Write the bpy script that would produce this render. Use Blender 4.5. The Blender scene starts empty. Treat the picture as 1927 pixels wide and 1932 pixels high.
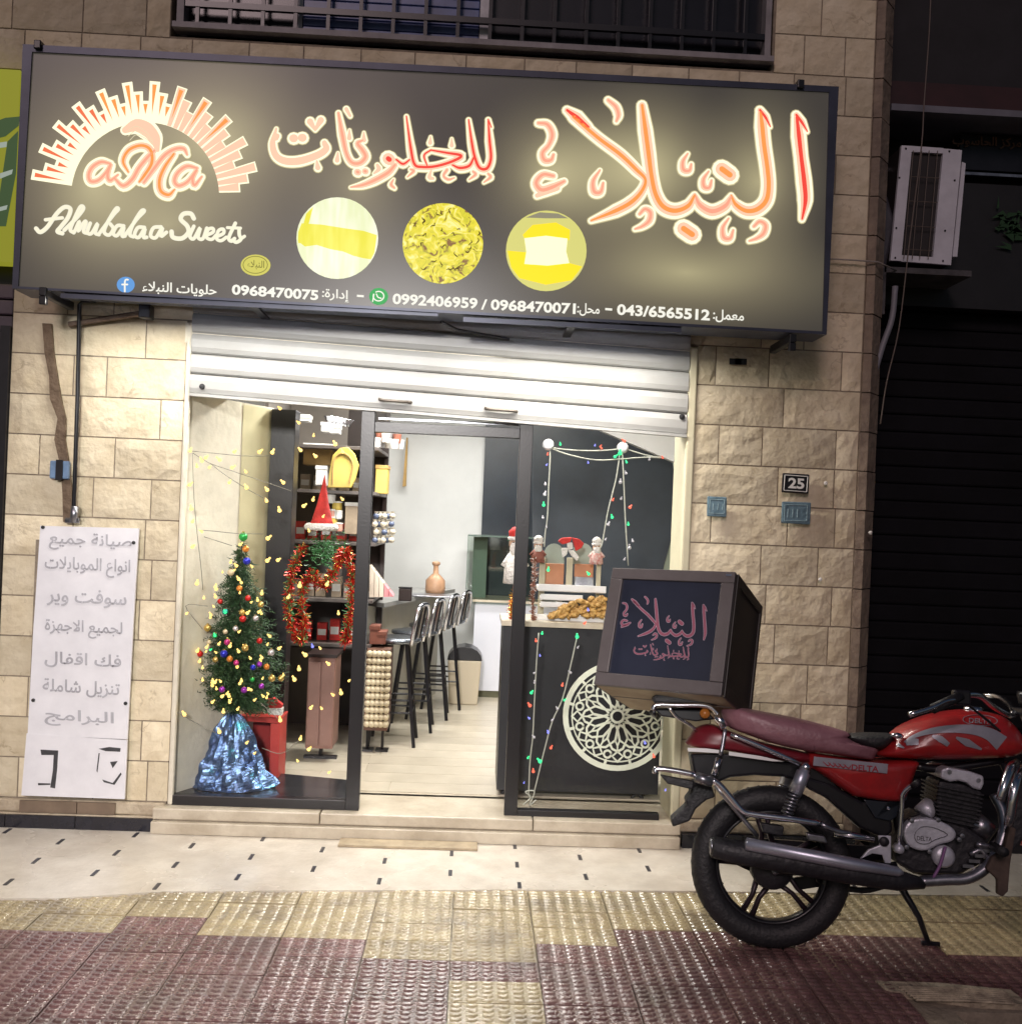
import bpy, math, random
from math import sin, cos, radians, pi, tan
from mathutils import Vector, Matrix, noise
random.seed(7)
S = bpy.context.scene
COL = S.collection
# ------------------------------------------------------------ camera
F = 1890.0
YAW, ROLL = radians(2), radians(2.4)
CAM = Vector((0, -5.1, 1.64))
fw = Vector((sin(YAW), cos(YAW), 0)); Rr = Vector((cos(YAW), -sin(YAW), 0)); Zz = Vector((0, 0, 1))
cr = cos(ROLL)*Rr + sin(ROLL)*Zz; cu = -sin(ROLL)*Rr + cos(ROLL)*Zz
cd = bpy.data.cameras.new('camera'); cam = bpy.data.objects.new('camera', cd); COL.objects.link(cam)
cd.sensor_fit = 'HORIZONTAL'; cd.sensor_width = 36; cd.lens = 36*F/1927; cd.shift_y = 13/1927
cd.clip_start = .05; cd.clip_end = 300
cam.matrix_world = Matrix(((cr.x, cu.x, -fw.x, CAM.x), (cr.y, cu.y, -fw.y, CAM.y), (cr.z, cu.z, -fw.z, CAM.z), (0, 0, 0, 1)))
S.camera = cam
# ------------------------------------------------------------ world, lights, exposure
S.view_settings.view_transform = 'Standard'; S.view_settings.look = 'None'
S.view_settings.exposure = .18; S.view_settings.gamma = 1; S.view_settings.use_curve_mapping = False
wd = bpy.data.worlds.new('World'); S.world = wd; wd.use_nodes = True
nt = wd.node_tree; sky = nt.nodes.new('ShaderNodeTexSky'); sky.sky_type = 'NISHITA'; sky.sun_disc = False
sky.sun_elevation = radians(32); sky.sun_rotation = radians(200)
nt.links.new(sky.outputs[0], nt.nodes['Background'].inputs[0]); nt.nodes['Background'].inputs[1].default_value = .013

def lamp(kind, name, loc, tgt, energy, color, **kw):
    l = bpy.data.lights.new(name, kind); l.energy = energy; l.color = color
    for k, v in kw.items(): setattr(l, k, v)
    o = bpy.data.objects.new(name, l); COL.objects.link(o); o.location = loc
    o.rotation_euler = (Vector(tgt)-Vector(loc)).to_track_quat('-Z', 'Y').to_euler(); return o
lamp('SUN', 'street_glow', (-3, -9, 6), (0, 0, 0.6), .62, (1, .75, .76), angle=radians(16))
lamp('SPOT', 'added_front_spot', (-.9, -8.2, 3.5), (-.75, 0, .95), 1800, (1, .955, .92), spot_size=radians(33), spot_blend=.75, shadow_soft_size=.35)  # added spot behind the camera, brightens the lower shop front
# added unseen lamps under the sign, then the shop's ceiling tubes
lamp('AREA', 'added_bar_light', (-1.1, -.322, 2.600), (-1.1, -.9, 0), 22, (1, .955, .87), shape='RECTANGLE', size=1.7, size_y=.03)
lamp('AREA', 'added_bar_light', (.42, -.322, 2.580), (.42, -.9, 0), 24, (1, .94, .84), shape='RECTANGLE', size=1.0, size_y=.03)
lamp('AREA', 'ceiling_tube_light', (-.1, .95, 2.66), (-.1, .95, 0), 74, (1, .965, .90), shape='RECTANGLE', size=1.6, size_y=.25)
lamp('AREA', 'ceiling_tube_light', (0, 2.7, 2.66), (0, 2.7, 0), 40, (1, .975, .93), shape='RECTANGLE', size=1.8, size_y=.25)

# ------------------------------------------------------------ pixel -> place
def ray(u, v): return fw + cr*((u-963.5)/F) + cu*((979-v)/F)
def G(u, v, z=0):
    d = ray(u, v); return CAM + d*((z-CAM.z)/d.z)
def W(u, v, Y=0.0):
    d = ray(u, v); return CAM + d*((Y-CAM.y)/d.y)
def zr(ox, oy, sc):                       # reading of an enlarged crop -> photo coordinates
    return lambda x, y: ((ox+x/sc)*.9432, (oy+y/sc)*.9432)

# ------------------------------------------------------------ mesh helpers
class MB:
    def __init__(s): s.v = []; s.f = []; s.m = []
    def add(s, vs, fs, mi=0):
        b = len(s.v); s.v += [tuple(p) for p in vs]; s.f += [tuple(b+i for i in f) for f in fs]; s.m += [mi]*len(fs); return s
    def box(s, x0, x1, y0, y1, z0, z1, mi=0, M=None):
        vs = [Vector((x, y, z)) for x in (x0, x1) for y in (y0, y1) for z in (z0, z1)]
        if M: vs = [M @ p for p in vs]
        return s.add(vs, [(0, 1, 3, 2), (4, 6, 7, 5), (0, 4, 5, 1), (2, 3, 7, 6), (0, 2, 6, 4), (1, 5, 7, 3)], mi)
    def tube(s, pts, rad, n=8, mi=0, sm=0, flat=None):
        pts = [Vector(p) for p in pts]
        rs = list(rad) if hasattr(rad, '__len__') else [rad]*len(pts)
        if sm:
            pts, rs = catm(pts, rs, sm)
        vs = []; L = len(pts); up = None
        for i, p in enumerate(pts):
            t = (pts[min(i+1, L-1)]-pts[max(i-1, 0)]).normalized()
            if up is None: up = t.orthogonal().normalized()
            up = (up - t*up.dot(t)).normalized(); w = t.cross(up)
            for k in range(n):
                a = 2*pi*k/n; vs.append(p+(up*cos(a)+w*sin(a))*rs[i])
        fs = [(i*n+k, i*n+(k+1) % n, (i+1)*n+(k+1) % n, (i+1)*n+k) for i in range(L-1) for k in range(n)]
        fs += [tuple(range(n))[::-1], tuple((L-1)*n+k for k in range(n))]
        return s.add(vs, fs, mi)
    def lathe(s, prof, c=(0, 0, 0), n=16, axis='z', mi=0):
        vs = []; c = Vector(c)
        for r, h in prof:
            for k in range(n):
                a = 2*pi*k/n
                q = (r*cos(a), r*sin(a), h) if axis == 'z' else ((r*cos(a), h, r*sin(a)) if axis == 'y' else (h, r*cos(a), r*sin(a)))
                vs.append(c+Vector(q))
        L = len(prof)
        fs = [(i*n+k, i*n+(k+1) % n, (i+1)*n+(k+1) % n, (i+1)*n+k) for i in range(L-1) for k in range(n)]
        if prof[0][0] > 1e-6: fs.append(tuple(range(n))[::-1])
        if prof[-1][0] > 1e-6: fs.append(tuple((L-1)*n+k for k in range(n)))
        return s.add(vs, fs, mi)
    def ball(s, c, r, n=8, mi=0, sq=(1, 1, 1)):
        c = Vector(c); vs = []; m = n//2
        for i in range(m+1):
            t = pi*i/m
            for k in range(n):
                a = 2*pi*k/n; vs.append(c+Vector((r*sin(t)*cos(a)*sq[0], r*sin(t)*sin(a)*sq[1], r*cos(t)*sq[2])))
        return s.add(vs, [(i*n+k, (i+1)*n+k, (i+1)*n+(k+1) % n, i*n+(k+1) % n) for i in range(m) for k in range(n)], mi)
    def prism(s, front, back, mi=0):       # two matching outlines
        n = len(front)
        return s.add(list(front)+list(back), [tuple(range(n)), tuple(range(2*n-1, n-1, -1))]+[(i, n+i, n+(i+1) % n, (i+1) % n) for i in range(n)], mi)
    def torus(s, c, R, r, n=40, m=10, axis='y', mi=0, sq=1.0):
        vs = []; c = Vector(c)
        for i in range(n):
            a = 2*pi*i/n
            for k in range(m):
                b = 2*pi*k/m; q = R+r*cos(b); h = r*sin(b)*sq
                vs.append(c+(Vector((q*cos(a), h, q*sin(a))) if axis == 'y' else Vector((q*cos(a), q*sin(a), h))))
        return s.add(vs, [(i*m+k, ((i+1) % n)*m+k, ((i+1) % n)*m+(k+1) % m, i*m+(k+1) % m) for i in range(n) for k in range(m)], mi)
    def build(s, name, mats, parent=None, smooth=False, bevel=0, world=True):
        me = bpy.data.meshes.new(name); me.from_pydata(s.v, [], s.f)
        mats = mats if isinstance(mats, (list, tuple)) else [mats]
        for m in mats: me.materials.append(m)
        if len(mats) > 1: me.polygons.foreach_set('material_index', s.m)
        if smooth: me.polygons.foreach_set('use_smooth', [True]*len(me.polygons))
        me.update()
        return link(name, me, parent, bevel, world, smooth)
def link(name, me, parent=None, bevel=0, world=True, smooth=False):
    o = bpy.data.objects.new(name, me); COL.objects.link(o)
    if parent:
        o.parent = parent
        if world: o.matrix_parent_inverse = Matrix.Translation(-parent.location)
    if bevel:
        b = o.modifiers.new('bevel', 'BEVEL'); b.width = bevel; b.segments = 2; b.limit_method = 'ANGLE'; b.angle_limit = radians(40)
    return o
def catm(pts, rs, k):
    P = [pts[0]*2-pts[1]]+pts+[pts[-1]*2-pts[-2]]; R = [rs[0]]+rs+[rs[-1]]; o = []; q = []
    for i in range(1, len(P)-2):
        for j in range(k):
            t = j/k; a, b, c, d = P[i-1:i+3]
            o.append(.5*((2*b)+(c-a)*t+(2*a-5*b+4*c-d)*t*t+(3*b-a-3*c+d)*t**3)); q.append(R[i]*(1-t)+R[i+1]*t)
    return o+[pts[-1]], q+[rs[-1]]
def tag(o, label=None, cat=None, group=None, kind=None):
    if label: o['label'] = label
    if cat: o['category'] = cat
    if group: o['group'] = group
    if kind: o['kind'] = kind
    return o
def thing(name, loc, label, cat, group=None):
    o = bpy.data.objects.new(name, None); COL.objects.link(o); o.location = loc; o.empty_display_size = .1
    return tag(o, label, cat, group)
def copy_tree(o, parent=None):
    c = o.copy(); COL.objects.link(c)
    if parent: c.parent = parent; c.matrix_parent_inverse = o.matrix_parent_inverse.copy()
    for ch in list(o.children): copy_tree(ch, c)
    return c
def relab(o, label): o['label'] = label; return o

# ------------------------------------------------------------ materials
def sc(r, g, b): return tuple(((x/255)/12.92 if x/255 < .04045 else ((x/255+.055)/1.055)**2.4) for x in (r, g, b))
def mat(name, rgb, rough=.6, metal=0, var=0, vs=8, bump=0, bs=40, emit=0, rnd=0, rgb2=None, spec=.5, coat=0, alpha=1):
    m = bpy.data.materials.new(name); m.use_nodes = True; t = m.node_tree; N = t.nodes; b = N['Principled BSDF']
    b.inputs['Roughness'].default_value = rough; b.inputs['Metallic'].default_value = metal
    b.inputs['Base Color'].default_value = (*rgb, 1); b.inputs['Specular IOR Level'].default_value = spec
    b.inputs['Coat Weight'].default_value = coat; b.inputs['Coat Roughness'].default_value = .12
    if emit:
        b.inputs['Emission Color'].default_value = (*rgb, 1); b.inputs['Emission Strength'].default_value = emit
    tc = N.new('ShaderNodeTexCoord')
    if var or rgb2 or rnd:
        no = N.new('ShaderNodeTexNoise'); no.inputs['Scale'].default_value = vs; no.inputs['Detail'].default_value = 8
        no.inputs['Roughness'].default_value = .65
        t.links.new(tc.outputs['Object'], no.inputs['Vector'])
        if rnd:
            oi = N.new('ShaderNodeObjectInfo'); va = N.new('ShaderNodeVectorMath'); va.operation = 'ADD'
            mu = N.new('ShaderNodeVectorMath'); mu.operation = 'SCALE'; mu.inputs[3].default_value = 30
            cx = N.new('ShaderNodeCombineXYZ'); t.links.new(oi.outputs['Random'], cx.inputs[0]); t.links.new(oi.outputs['Random'], cx.inputs[1])
            t.links.new(cx.outputs[0], mu.inputs[0]); t.links.new(tc.outputs['Object'], va.inputs[0]); t.links.new(mu.outputs[0], va.inputs[1])
            t.links.new(va.outputs[0], no.inputs['Vector'])
        rp = N.new('ShaderNodeValToRGB'); c2 = rgb2 or tuple(c*(1-var) for c in rgb); c1 = tuple(min(1, c*(1+var*.4)) for c in rgb)
        rp.color_ramp.elements[0].color = (*c2, 1); rp.color_ramp.elements[1].color = (*c1, 1)
        rp.color_ramp.elements[0].position = .34; rp.color_ramp.elements[1].position = .66
        t.links.new(no.outputs[0], rp.inputs[0]); out = rp.outputs[0]
        if rnd:
            hs = N.new('ShaderNodeHueSaturation'); mr = N.new('ShaderNodeMapRange'); mr.inputs[3].default_value = 1-rnd; mr.inputs[4].default_value = 1+rnd*.6
            t.links.new(oi.outputs['Random'], mr.inputs[0]); t.links.new(mr.outputs[0], hs.inputs['Value']); t.links.new(out, hs.inputs['Color']); out = hs.outputs[0]
        t.links.new(out, b.inputs['Base Color'])
    if bump:
        n2 = N.new('ShaderNodeTexNoise'); n2.inputs['Scale'].default_value = bs; n2.inputs['Detail'].default_value = 7
        t.links.new(tc.outputs['Object'], n2.inputs['Vector'])
        bp = N.new('ShaderNodeBump'); bp.inputs['Strength'].default_value = bump; bp.inputs['Distance'].default_value = .02
        t.links.new(n2.outputs[0], bp.inputs['Height']); t.links.new(bp.outputs[0], b.inputs['Normal'])
    return m
def wet(m, lo, hi, grime=.75, sc_=1.6):
    t = m.node_tree; N = t.nodes; n = N.new('ShaderNodeTexNoise'); n.inputs['Scale'].default_value = sc_; n.inputs['Detail'].default_value = 5
    g = N.new('ShaderNodeNewGeometry'); t.links.new(g.outputs['Position'], n.inputs['Vector']); r = N.new('ShaderNodeMapRange'); r.inputs[1].default_value = .40; r.inputs[2].default_value = .60; r.inputs[3].default_value = lo; r.inputs[4].default_value = hi
    t.links.new(n.outputs[0], r.inputs[0]); t.links.new(r.outputs[0], N['Principled BSDF'].inputs['Roughness'])
    n2 = N.new('ShaderNodeTexNoise'); n2.inputs['Scale'].default_value = 3.2; n2.inputs['Detail'].default_value = 9; n2.inputs['Roughness'].default_value = .7; t.links.new(g.outputs['Position'], n2.inputs['Vector'])
    r2 = N.new('ShaderNodeMapRange'); r2.inputs[1].default_value = .46; r2.inputs[2].default_value = .72; r2.inputs[4].default_value = grime; t.links.new(n2.outputs[0], r2.inputs[0])
    mx = N.new('ShaderNodeMixRGB'); b = N['Principled BSDF']; t.links.new(b.inputs['Base Color'].links[0].from_socket, mx.inputs[1]); mx.inputs[2].default_value = (.10, .075, .062, 1); t.links.new(r2.outputs[0], mx.inputs[0]); t.links.new(mx.outputs[0], b.inputs['Base Color'])
def emat(name, rgb, k=1.0):
    m = bpy.data.materials.new(name); m.use_nodes = True; b = m.node_tree.nodes['Principled BSDF']
    b.inputs['Base Color'].default_value = (*(c*.12 for c in rgb), 1); b.inputs['Emission Color'].default_value = (*rgb, 1)
    b.inputs['Emission Strength'].default_value = k; b.inputs['Roughness'].default_value = .5; b.inputs['Specular IOR Level'].default_value = .2
    return m
def glassmat(name, tint=(.97, .98, .975), rough=.02, extra=0.0):
    m = bpy.data.materials.new(name); m.use_nodes = True; t = m.node_tree; N = t.nodes; N.remove(N['Principled BSDF'])
    tr = N.new('ShaderNodeBsdfTransparent'); tr.inputs[0].default_value = (*tint, 1)
    gl = N.new('ShaderNodeBsdfGlossy'); gl.inputs['Roughness'].default_value = rough
    fr = N.new('ShaderNodeFresnel'); fr.inputs[0].default_value = 1.45
    ad = N.new('ShaderNodeMath'); ad.operation = 'ADD'; ad.inputs[1].default_value = extra
    mx = N.new('ShaderNodeMixShader'); t.links.new(fr.outputs[0], ad.inputs[0]); t.links.new(ad.outputs[0], mx.inputs[0])
    t.links.new(tr.outputs[0], mx.inputs[1]); t.links.new(gl.outputs[0], mx.inputs[2])
    t.links.new(mx.outputs[0], N['Material Output'].inputs[0]); return m

def stone_mat(name, c1, c2, c3):
    m = mat(name, c1, .82, rnd=.2, vs=5, rgb2=c2, bump=.8, bs=16)
    t = m.node_tree; N = t.nodes; b = N['Principled BSDF']
    # dark split lines in the rough face, ochre rust stains
    tc = [n for n in N if n.bl_idname == 'ShaderNodeTexCoord'][0]
    n1 = N.new('ShaderNodeTexNoise'); n1.inputs['Scale'].default_value = 6; n1.inputs['Detail'].default_value = 9; n1.inputs['Distortion'].default_value = .5
    t.links.new(tc.outputs['Object'], n1.inputs['Vector'])
    a = N.new('ShaderNodeMath'); a.operation = 'SUBTRACT'; a.inputs[1].default_value = .5; t.links.new(n1.outputs[0], a.inputs[0])
    ab = N.new('ShaderNodeMath'); ab.operation = 'ABSOLUTE'; t.links.new(a.outputs[0], ab.inputs[0])
    mr = N.new('ShaderNodeMapRange'); mr.inputs[1].default_value = 0; mr.inputs[2].default_value = .018; mr.inputs[3].default_value = .42; mr.inputs[4].default_value = 0
    t.links.new(ab.outputs[0], mr.inputs[0])
    n3 = N.new('ShaderNodeTexNoise'); n3.inputs['Scale'].default_value = 9; t.links.new(tc.outputs['Object'], n3.inputs['Vector'])
    m3 = N.new('ShaderNodeMapRange'); m3.inputs[1].default_value = .54; m3.inputs[2].default_value = .62; t.links.new(n3.outputs[0], m3.inputs[0])
    mul = N.new('ShaderNodeMath'); mul.operation = 'MULTIPLY'; t.links.new(mr.outputs[0], mul.inputs[0]); t.links.new(m3.outputs[0], mul.inputs[1])
    mx = N.new('ShaderNodeMixRGB'); old = b.inputs['Base Color'].links[0].from_socket
    t.links.new(old, mx.inputs[1]); mx.inputs[2].default_value = (*c3, 1); t.links.new(mul.outputs[0], mx.inputs[0])
    t.links.new(mx.outputs[0], b.inputs['Base Color']); return m

M = {}
M['stone'] = stone_mat('limestone', (.76, .675, .50), (.60, .51, .35), (.25, .18, .10))
M['mortar'] = mat('mortar', (.30, .25, .19), .95, var=.3, vs=20, bump=.4)
M['plaster'] = mat('cream_plaster', (.76, .71, .59), .8, var=.18, vs=3, bump=.25, bs=25)
M['plaster2'] = mat('yellow_plaster', (.62, .57, .36), .8, var=.12, vs=4)
M['roughplaster'] = mat('rough_plaster', (.60, .52, .39), .95, rgb2=(.34, .27, .19), vs=7, bump=1, bs=22)
M['sill'] = mat('sill_marble', (.60, .54, .43), .38, rgb2=(.42, .36, .27), vs=6, bump=.12, bs=30)
M['cream'] = mat('cream_terrazzo', (.70, .65, .57), .33, rgb2=(.56, .50, .42), vs=4.5, bump=.10, bs=60)
M['yellow'] = mat('yellow_tile', (.50, .42, .25), .34, rnd=.12, rgb2=(.36, .29, .17), vs=9, bump=.3, bs=90)
M['maroon'] = mat('maroon_tile', (.23, .125, .12), .30, rnd=.2, rgb2=(.125, .062, .062), vs=9, bump=.3, bs=90)
wet(M['yellow'], .10, .36); wet(M['maroon'], .09, .34); wet(M['cream'], .16, .38, .22)
for k_ in ('yellow', 'maroon'): b_ = M[k_].node_tree.nodes['Principled BSDF']; b_.inputs['Coat Weight'].default_value = .7; b_.inputs['Coat Roughness'].default_value = .16; b_.inputs['Specular IOR Level'].default_value = .7
M['blackinlay'] = mat('black_inlay', (.035, .035, .045), .35, var=.3, vs=30)
M['blacktile'] = mat('black_tile', (.012, .014, .022), .16, var=.3, vs=12, bump=.05)
M['blackalu'] = mat('black_aluminium', (.012, .011, .013), .32, bump=.03, bs=90)
M['darkwood'] = mat('dark_wood', (.035, .022, .02), .42, rgb2=(.02, .012, .011), vs=6)
M['alu'] = mat('grey_blue_aluminium', (.062, .07, .105), .38, metal=.3, var=.25, vs=5)
M['white'] = mat('white_paint', (.80, .80, .80), .45, var=.08, vs=3)
M['shutter'] = mat('white_shutter', (.40, .405, .40), .4, rgb2=(.34, .34, .325), vs=3, bump=.05, bs=10)
M['chrome'] = mat('chrome', (.80, .81, .87), .2, metal=1, var=.12, vs=30)
M['steel'] = mat('dull_steel', (.42, .43, .47), .32, metal=.9, rgb2=(.22, .22, .25), vs=20)
M['shield'] = mat('shield_metal', (.62, .66, .76), .36, metal=.75, rgb2=(.42, .44, .54), vs=6)
M['cast'] = mat('cast_aluminium', (.70, .72, .80), .40, metal=.4, rgb2=(.50, .52, .58), vs=14, bump=.15)
M['rubber'] = mat('rubber', (.018, .018, .021), .55, var=.3, vs=20, bump=.25, bs=80)
M['blackpaint'] = mat('black_paint', (.011, .011, .015), .3, var=.3, vs=20)
M['engineblack'] = mat('engine_black', (.022, .022, .027), .5, var=.4, vs=24, bump=.3)
M['redpaint'] = mat('red_paint', (.46, .020, .022), .3, rgb2=(.30, .022, .024), vs=14, coat=.35, bump=.03, bs=200)
M['darkred'] = mat('dark_red_plastic', (.17, .013, .022), .35, var=.3, vs=8)
M['seat'] = mat('faded_burgundy_vinyl', (.34, .17, .20), .42, rgb2=(.24, .105, .13), vs=8, bump=.2, bs=50)
M['silverdecal'] = mat('silver_decal', (.36, .36, .42), .35, metal=.3, var=.2, vs=10)
M['red'] = mat('red_felt', (.60, .035, .03), .8, var=.3, vs=20, bump=.3)
M['whitefur'] = mat('white_fur', (.82, .80, .76), .95, bump=1, bs=70)
M['glass'] = glassmat('window_glass')
M['caseglass'] = glassmat('case_glass', (.86, .91, .88), .03, .03)

def obj_ar(s):
    B = {'ء': (0xFE80, 1), 'آ': (0xFE81, 2), 'أ': (0xFE83, 2), 'إ': (0xFE87, 2), 'ا': (0xFE8D, 2), 'ب': (0xFE8F, 4), 'ة': (0xFE93, 2), 'ت': (0xFE95, 4), 'ج': (0xFE9D, 4), 'ح': (0xFEA1, 4), 'د': (0xFEA9, 2), 'ر': (0xFEAD, 2), 'ز': (0xFEAF, 2), 'س': (0xFEB1, 4), 'ش': (0xFEB5, 4), 'ص': (0xFEB9, 4), 'ع': (0xFEC9, 4), 'ف': (0xFED1, 4), 'ق': (0xFED5, 4), 'ك': (0xFED9, 4), 'ل': (0xFEDD, 4), 'م': (0xFEE1, 4), 'ن': (0xFEE5, 4), 'ه': (0xFEE9, 4), 'و': (0xFEED, 2), 'ي': (0xFEF1, 4), 'ى': (0xFEEF, 2)}
    out = []; i = 0; L = list(s); prev = False
    while i < len(L):
        c = L[i]
        if c not in B: out.append(c); prev = False; i += 1; continue
        if c == 'ل' and i+1 < len(L) and L[i+1] == 'ا':
            out.append(chr(0xFEFC if prev else 0xFEFB)); prev = False; i += 2; continue
        b, k = B[c]; nx = i+1 < len(L) and L[i+1] in B and L[i+1] != 'ء' and k == 4
        idx = (3 if nx else 1) if prev and k > 1 else (2 if nx else 0)
        out.append(chr(b+idx)); prev = k == 4 and nx; i += 1
    return ''.join(out[::-1])
def text_on(pf, s, a, b, h, m, parent, name='lettering', bold=.0, ext=.004, world=True, off=None):
    """pf(u,v)->3D point; the text's box runs from a to b (photo px), h px high"""
    c = bpy.data.curves.new('t', 'FONT'); c.body = s; c.offset = bold; c.resolution_u = 3
    o = bpy.data.objects.new('t', c); COL.objects.link(o); bpy.context.view_layer.update()
    me = bpy.data.meshes.new_from_object(o); bpy.data.objects.remove(o)
    vs = [v.co.copy() for v in me.vertices]
    x0 = min(v.x for v in vs); x1 = max(v.x for v in vs); y0 = min(v.y for v in vs); y1 = max(v.y for v in vs)
    A = pf(*a); B_ = pf(*b); U = pf(a[0]+h*sin(ROLL), a[1]-h)-A
    nrm = (B_-A).cross(U).normalized()                     # towards the viewer
    mb = MB(); fr = [A+(B_-A)*((v.x-x0)/(x1-x0))+U*((v.y-y0)/(y1-y0))+nrm*ext for v in vs]
    mb.add(fr, [tuple(p.vertices) for p in me.polygons])
    # side walls from border edges
    cnt = {}
    for p in me.polygons:
        q = list(p.vertices)
        for i in range(len(q)):
            e = (q[i], q[(i+1) % len(q)]); cnt[tuple(sorted(e))] = cnt.get(tuple(sorted(e)), [])+[e]
    n = len(fr); mb.v += [tuple(p-nrm*ext*.98) for p in fr]
    for k, es in cnt.items():
        if len(es) == 1: i, j = es[0]; mb.f.append((i, j, n+j, n+i)); mb.m.append(0)
    bpy.data.meshes.remove(me)
    return mb.build(name, m, parent, world=world)

def ribbon(mb, pts, w, pf, lift, mi, nrm, k=6, side=0.0, closed=False):
    """flat stroke of varying width: pts in photo px, w in px"""
    P = [Vector((p[0], p[1], 0)) for p in pts]
    ws = list(w) if hasattr(w, '__len__') else [w]*len(P)
    if len(P) == 1: P = [P[0]-Vector((.1, 0, 0)), P[0]+Vector((.1, 0, 0))]; ws = [ws[0]]*2
    if len(P) > 2 and k > 1: P, ws = catm(P, ws, k)
    L = len(P); left = []; right = []
    for i, p in enumerate(P):
        t = (P[min(i+1, L-1)]-P[max(i-1, 0)]).normalized(); n = Vector((-t.y, t.x, 0))
        left.append(p+n*ws[i]/2); right.append(p-n*ws[i]/2)
    def cap(p, t, r):
        a0 = math.atan2(t.y, t.x); return [p+Vector((cos(a0+a), sin(a0+a), 0))*r for a in [pi/2-pi*j/6 for j in range(1, 6)]]
    t0 = (P[0]-P[1]).normalized(); t1 = (P[-1]-P[-2]).normalized()
    c1 = cap(P[-1], t1, ws[-1]/2); c0 = cap(P[0], t0, ws[0]/2)
    def g(p): return pf(p.x, p.y)+nrm*lift
    vs = [g(p) for p in left]+[g(p) for p in right]
    mb.add(vs, [(i, i+1, L+i+1, L+i) for i in range(L-1)], mi)
    mb.add([g(left[-1])]+[g(p) for p in c1]+[g(right[-1])], [tuple(range(7))], mi)
    mb.add([g(right[0])]+[g(p) for p in c0]+[g(left[0])], [tuple(range(7))], mi)
    if side:
        ring = left+c1+right[::-1]+c0; n = len(ring)
        f_ = [g(p) for p in ring]; b_ = [q-nrm*side for q in f_]
        mb.add(f_+b_, [(i, (i+1) % n, n+(i+1) % n, n+i) for i in range(n)], mi)
#PART2
# ------------------------------------------------------------ ground
g = MB(); g.box(-14, 16, -30, 12, -.5, -.1); tag(g.build('road', mat('asphalt', (.055, .055, .06), .8, var=.35, vs=30, bump=.7, bs=120)), kind='structure')
EDGE = [(-4, -1.15), (-1.87, -.945), (-1.65, -.93), (-1.25, -.82), (-.5, -.75), (.3, -.68), (1.03, -.64), (1.9, -.61), (2.6, -.585), (5, -.56)]
def edge_y(x):
    for (a, b), (c, d) in zip(EDGE, EDGE[1:]):
        if a <= x <= c: return b+(d-b)*(x-a)/(c-a)
    return -.6
pv = MB(); top = [(x, y) for x, y in EDGE]+[(5, .35), (-4, .35)]
pv.prism([Vector((x, y, .006)) for x, y in top], [Vector((x, y, -.09)) for x, y in top])
pave = tag(pv.build('pavement', M['cream']), kind='structure')
# slabs of the ridged tile field, with a bed below
bed = MB()
HX, HY = 1.74, -1.655          # the corner broken away near the motorcycle
bed.box(-3.6, 4.2, -1.66, -.55, -.2, -.016); bed.box(-3.6, HX, -2.75, -1.6601, -.2, -.016)
bed.box(-3.6, HX, -2.90, -2.76, -.2, 0.0)
tag(bed.build('tile_bed', M['mortar']), kind='structure')
def tile_mesh(name, m, y0cut=None):
    mb = MB(); w, d = .321, .159
    mb.box(-w/2, w/2, -d/2, d/2, -.016, -.001)
    nx, ny = 6, 5
    for i in range(nx):
        for j in range(ny):
            cx = -w/2+(i+.5)*w/nx; cy = -d/2+(j+.5)*d/ny; hw = .0205; vs = []
            for k in range(5):
                u = -1+k/2; x = cx+u*hw; yo = cy-.0045+.0075*u*u; h = .0046*(1-.55*u**4)
                vs += [(x, yo-.0125, -.001), (x, yo-.005, h-.001), (x, yo+.004, h-.0005), (x, yo+.012, -.001)]
            fs = [(k*4+q, k*4+4+q, k*4+5+q, k*4+1+q) for k in range(4) for q in range(3)]+[(0, 1, 2, 3), (19, 18, 17, 16)]
            mb.add(vs, fs)
    me = bpy.data.meshes.new(name); me.from_pydata(mb.v, [], mb.f); me.materials.append(m); me.update(); return me
TM = {'y': tile_mesh('tile', M['yellow']), 'm': tile_mesh('tile', M['maroon'])}
field = thing('tile_pavement', (0, -1.6, 0), 'wet pavement of ridged yellow and maroon concrete tiles in front of the shop', 'pavement')
field['kind'] = 'structure'; del field['label']; del field['category']
BND = [(0, 1758), (100, 1752), (220, 1736), (400, 1730), (410, 1762), (510, 1768), (640, 1788), (800, 1806), (900, 1822), (1060, 1800), (1200, 1768), (1300, 1752), (1450, 1770), (1600, 1778), (1750, 1785), (1900, 1800), (2300, 1830)]
def bnd(u):
    for (a, b), (c, d) in zip(BND, BND[1:]):
        if a <= u <= c: return b+(d-b)*(u-a)/(c-a)
    return 1760
def proj(p):
    d = Vector(p)-CAM; w = d.dot(fw); return 963.5+F*d.dot(cr)/w, 979-F*d.dot(cu)/w
TX, TY = .3245, .1625
for j in range(0, 14):
    for i in range(-10, 12):
        x = .135+i*TX; y = -.66-j*TY
        if y+TY/2 > edge_y(x)-.005 and y-TY/2 > edge_y(x)+.03: continue
        if x > HX-.16 and y-TY/2 < HY: continue
        u, v = proj((x, y, 0)); k = 'y' if v < bnd(min(max(u, 0), 2299)) else 'm'
        if 215 < u < 390 and v > 1728: k = 'm'
        if (790 < u < 960 and v > 1835): k = 'y' if (i % 2 or v > 1870) else 'm'
        o = link('tile', TM[k], field); o.matrix_parent_inverse = Matrix.Translation((0, 1.6, 0))
        o.location = (x+random.gauss(0, .0008), y+random.gauss(0, .0008), random.gauss(0, .0009)); o.rotation_euler = (random.gauss(0, .004), random.gauss(0, .004), random.gauss(0, .003))
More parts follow.
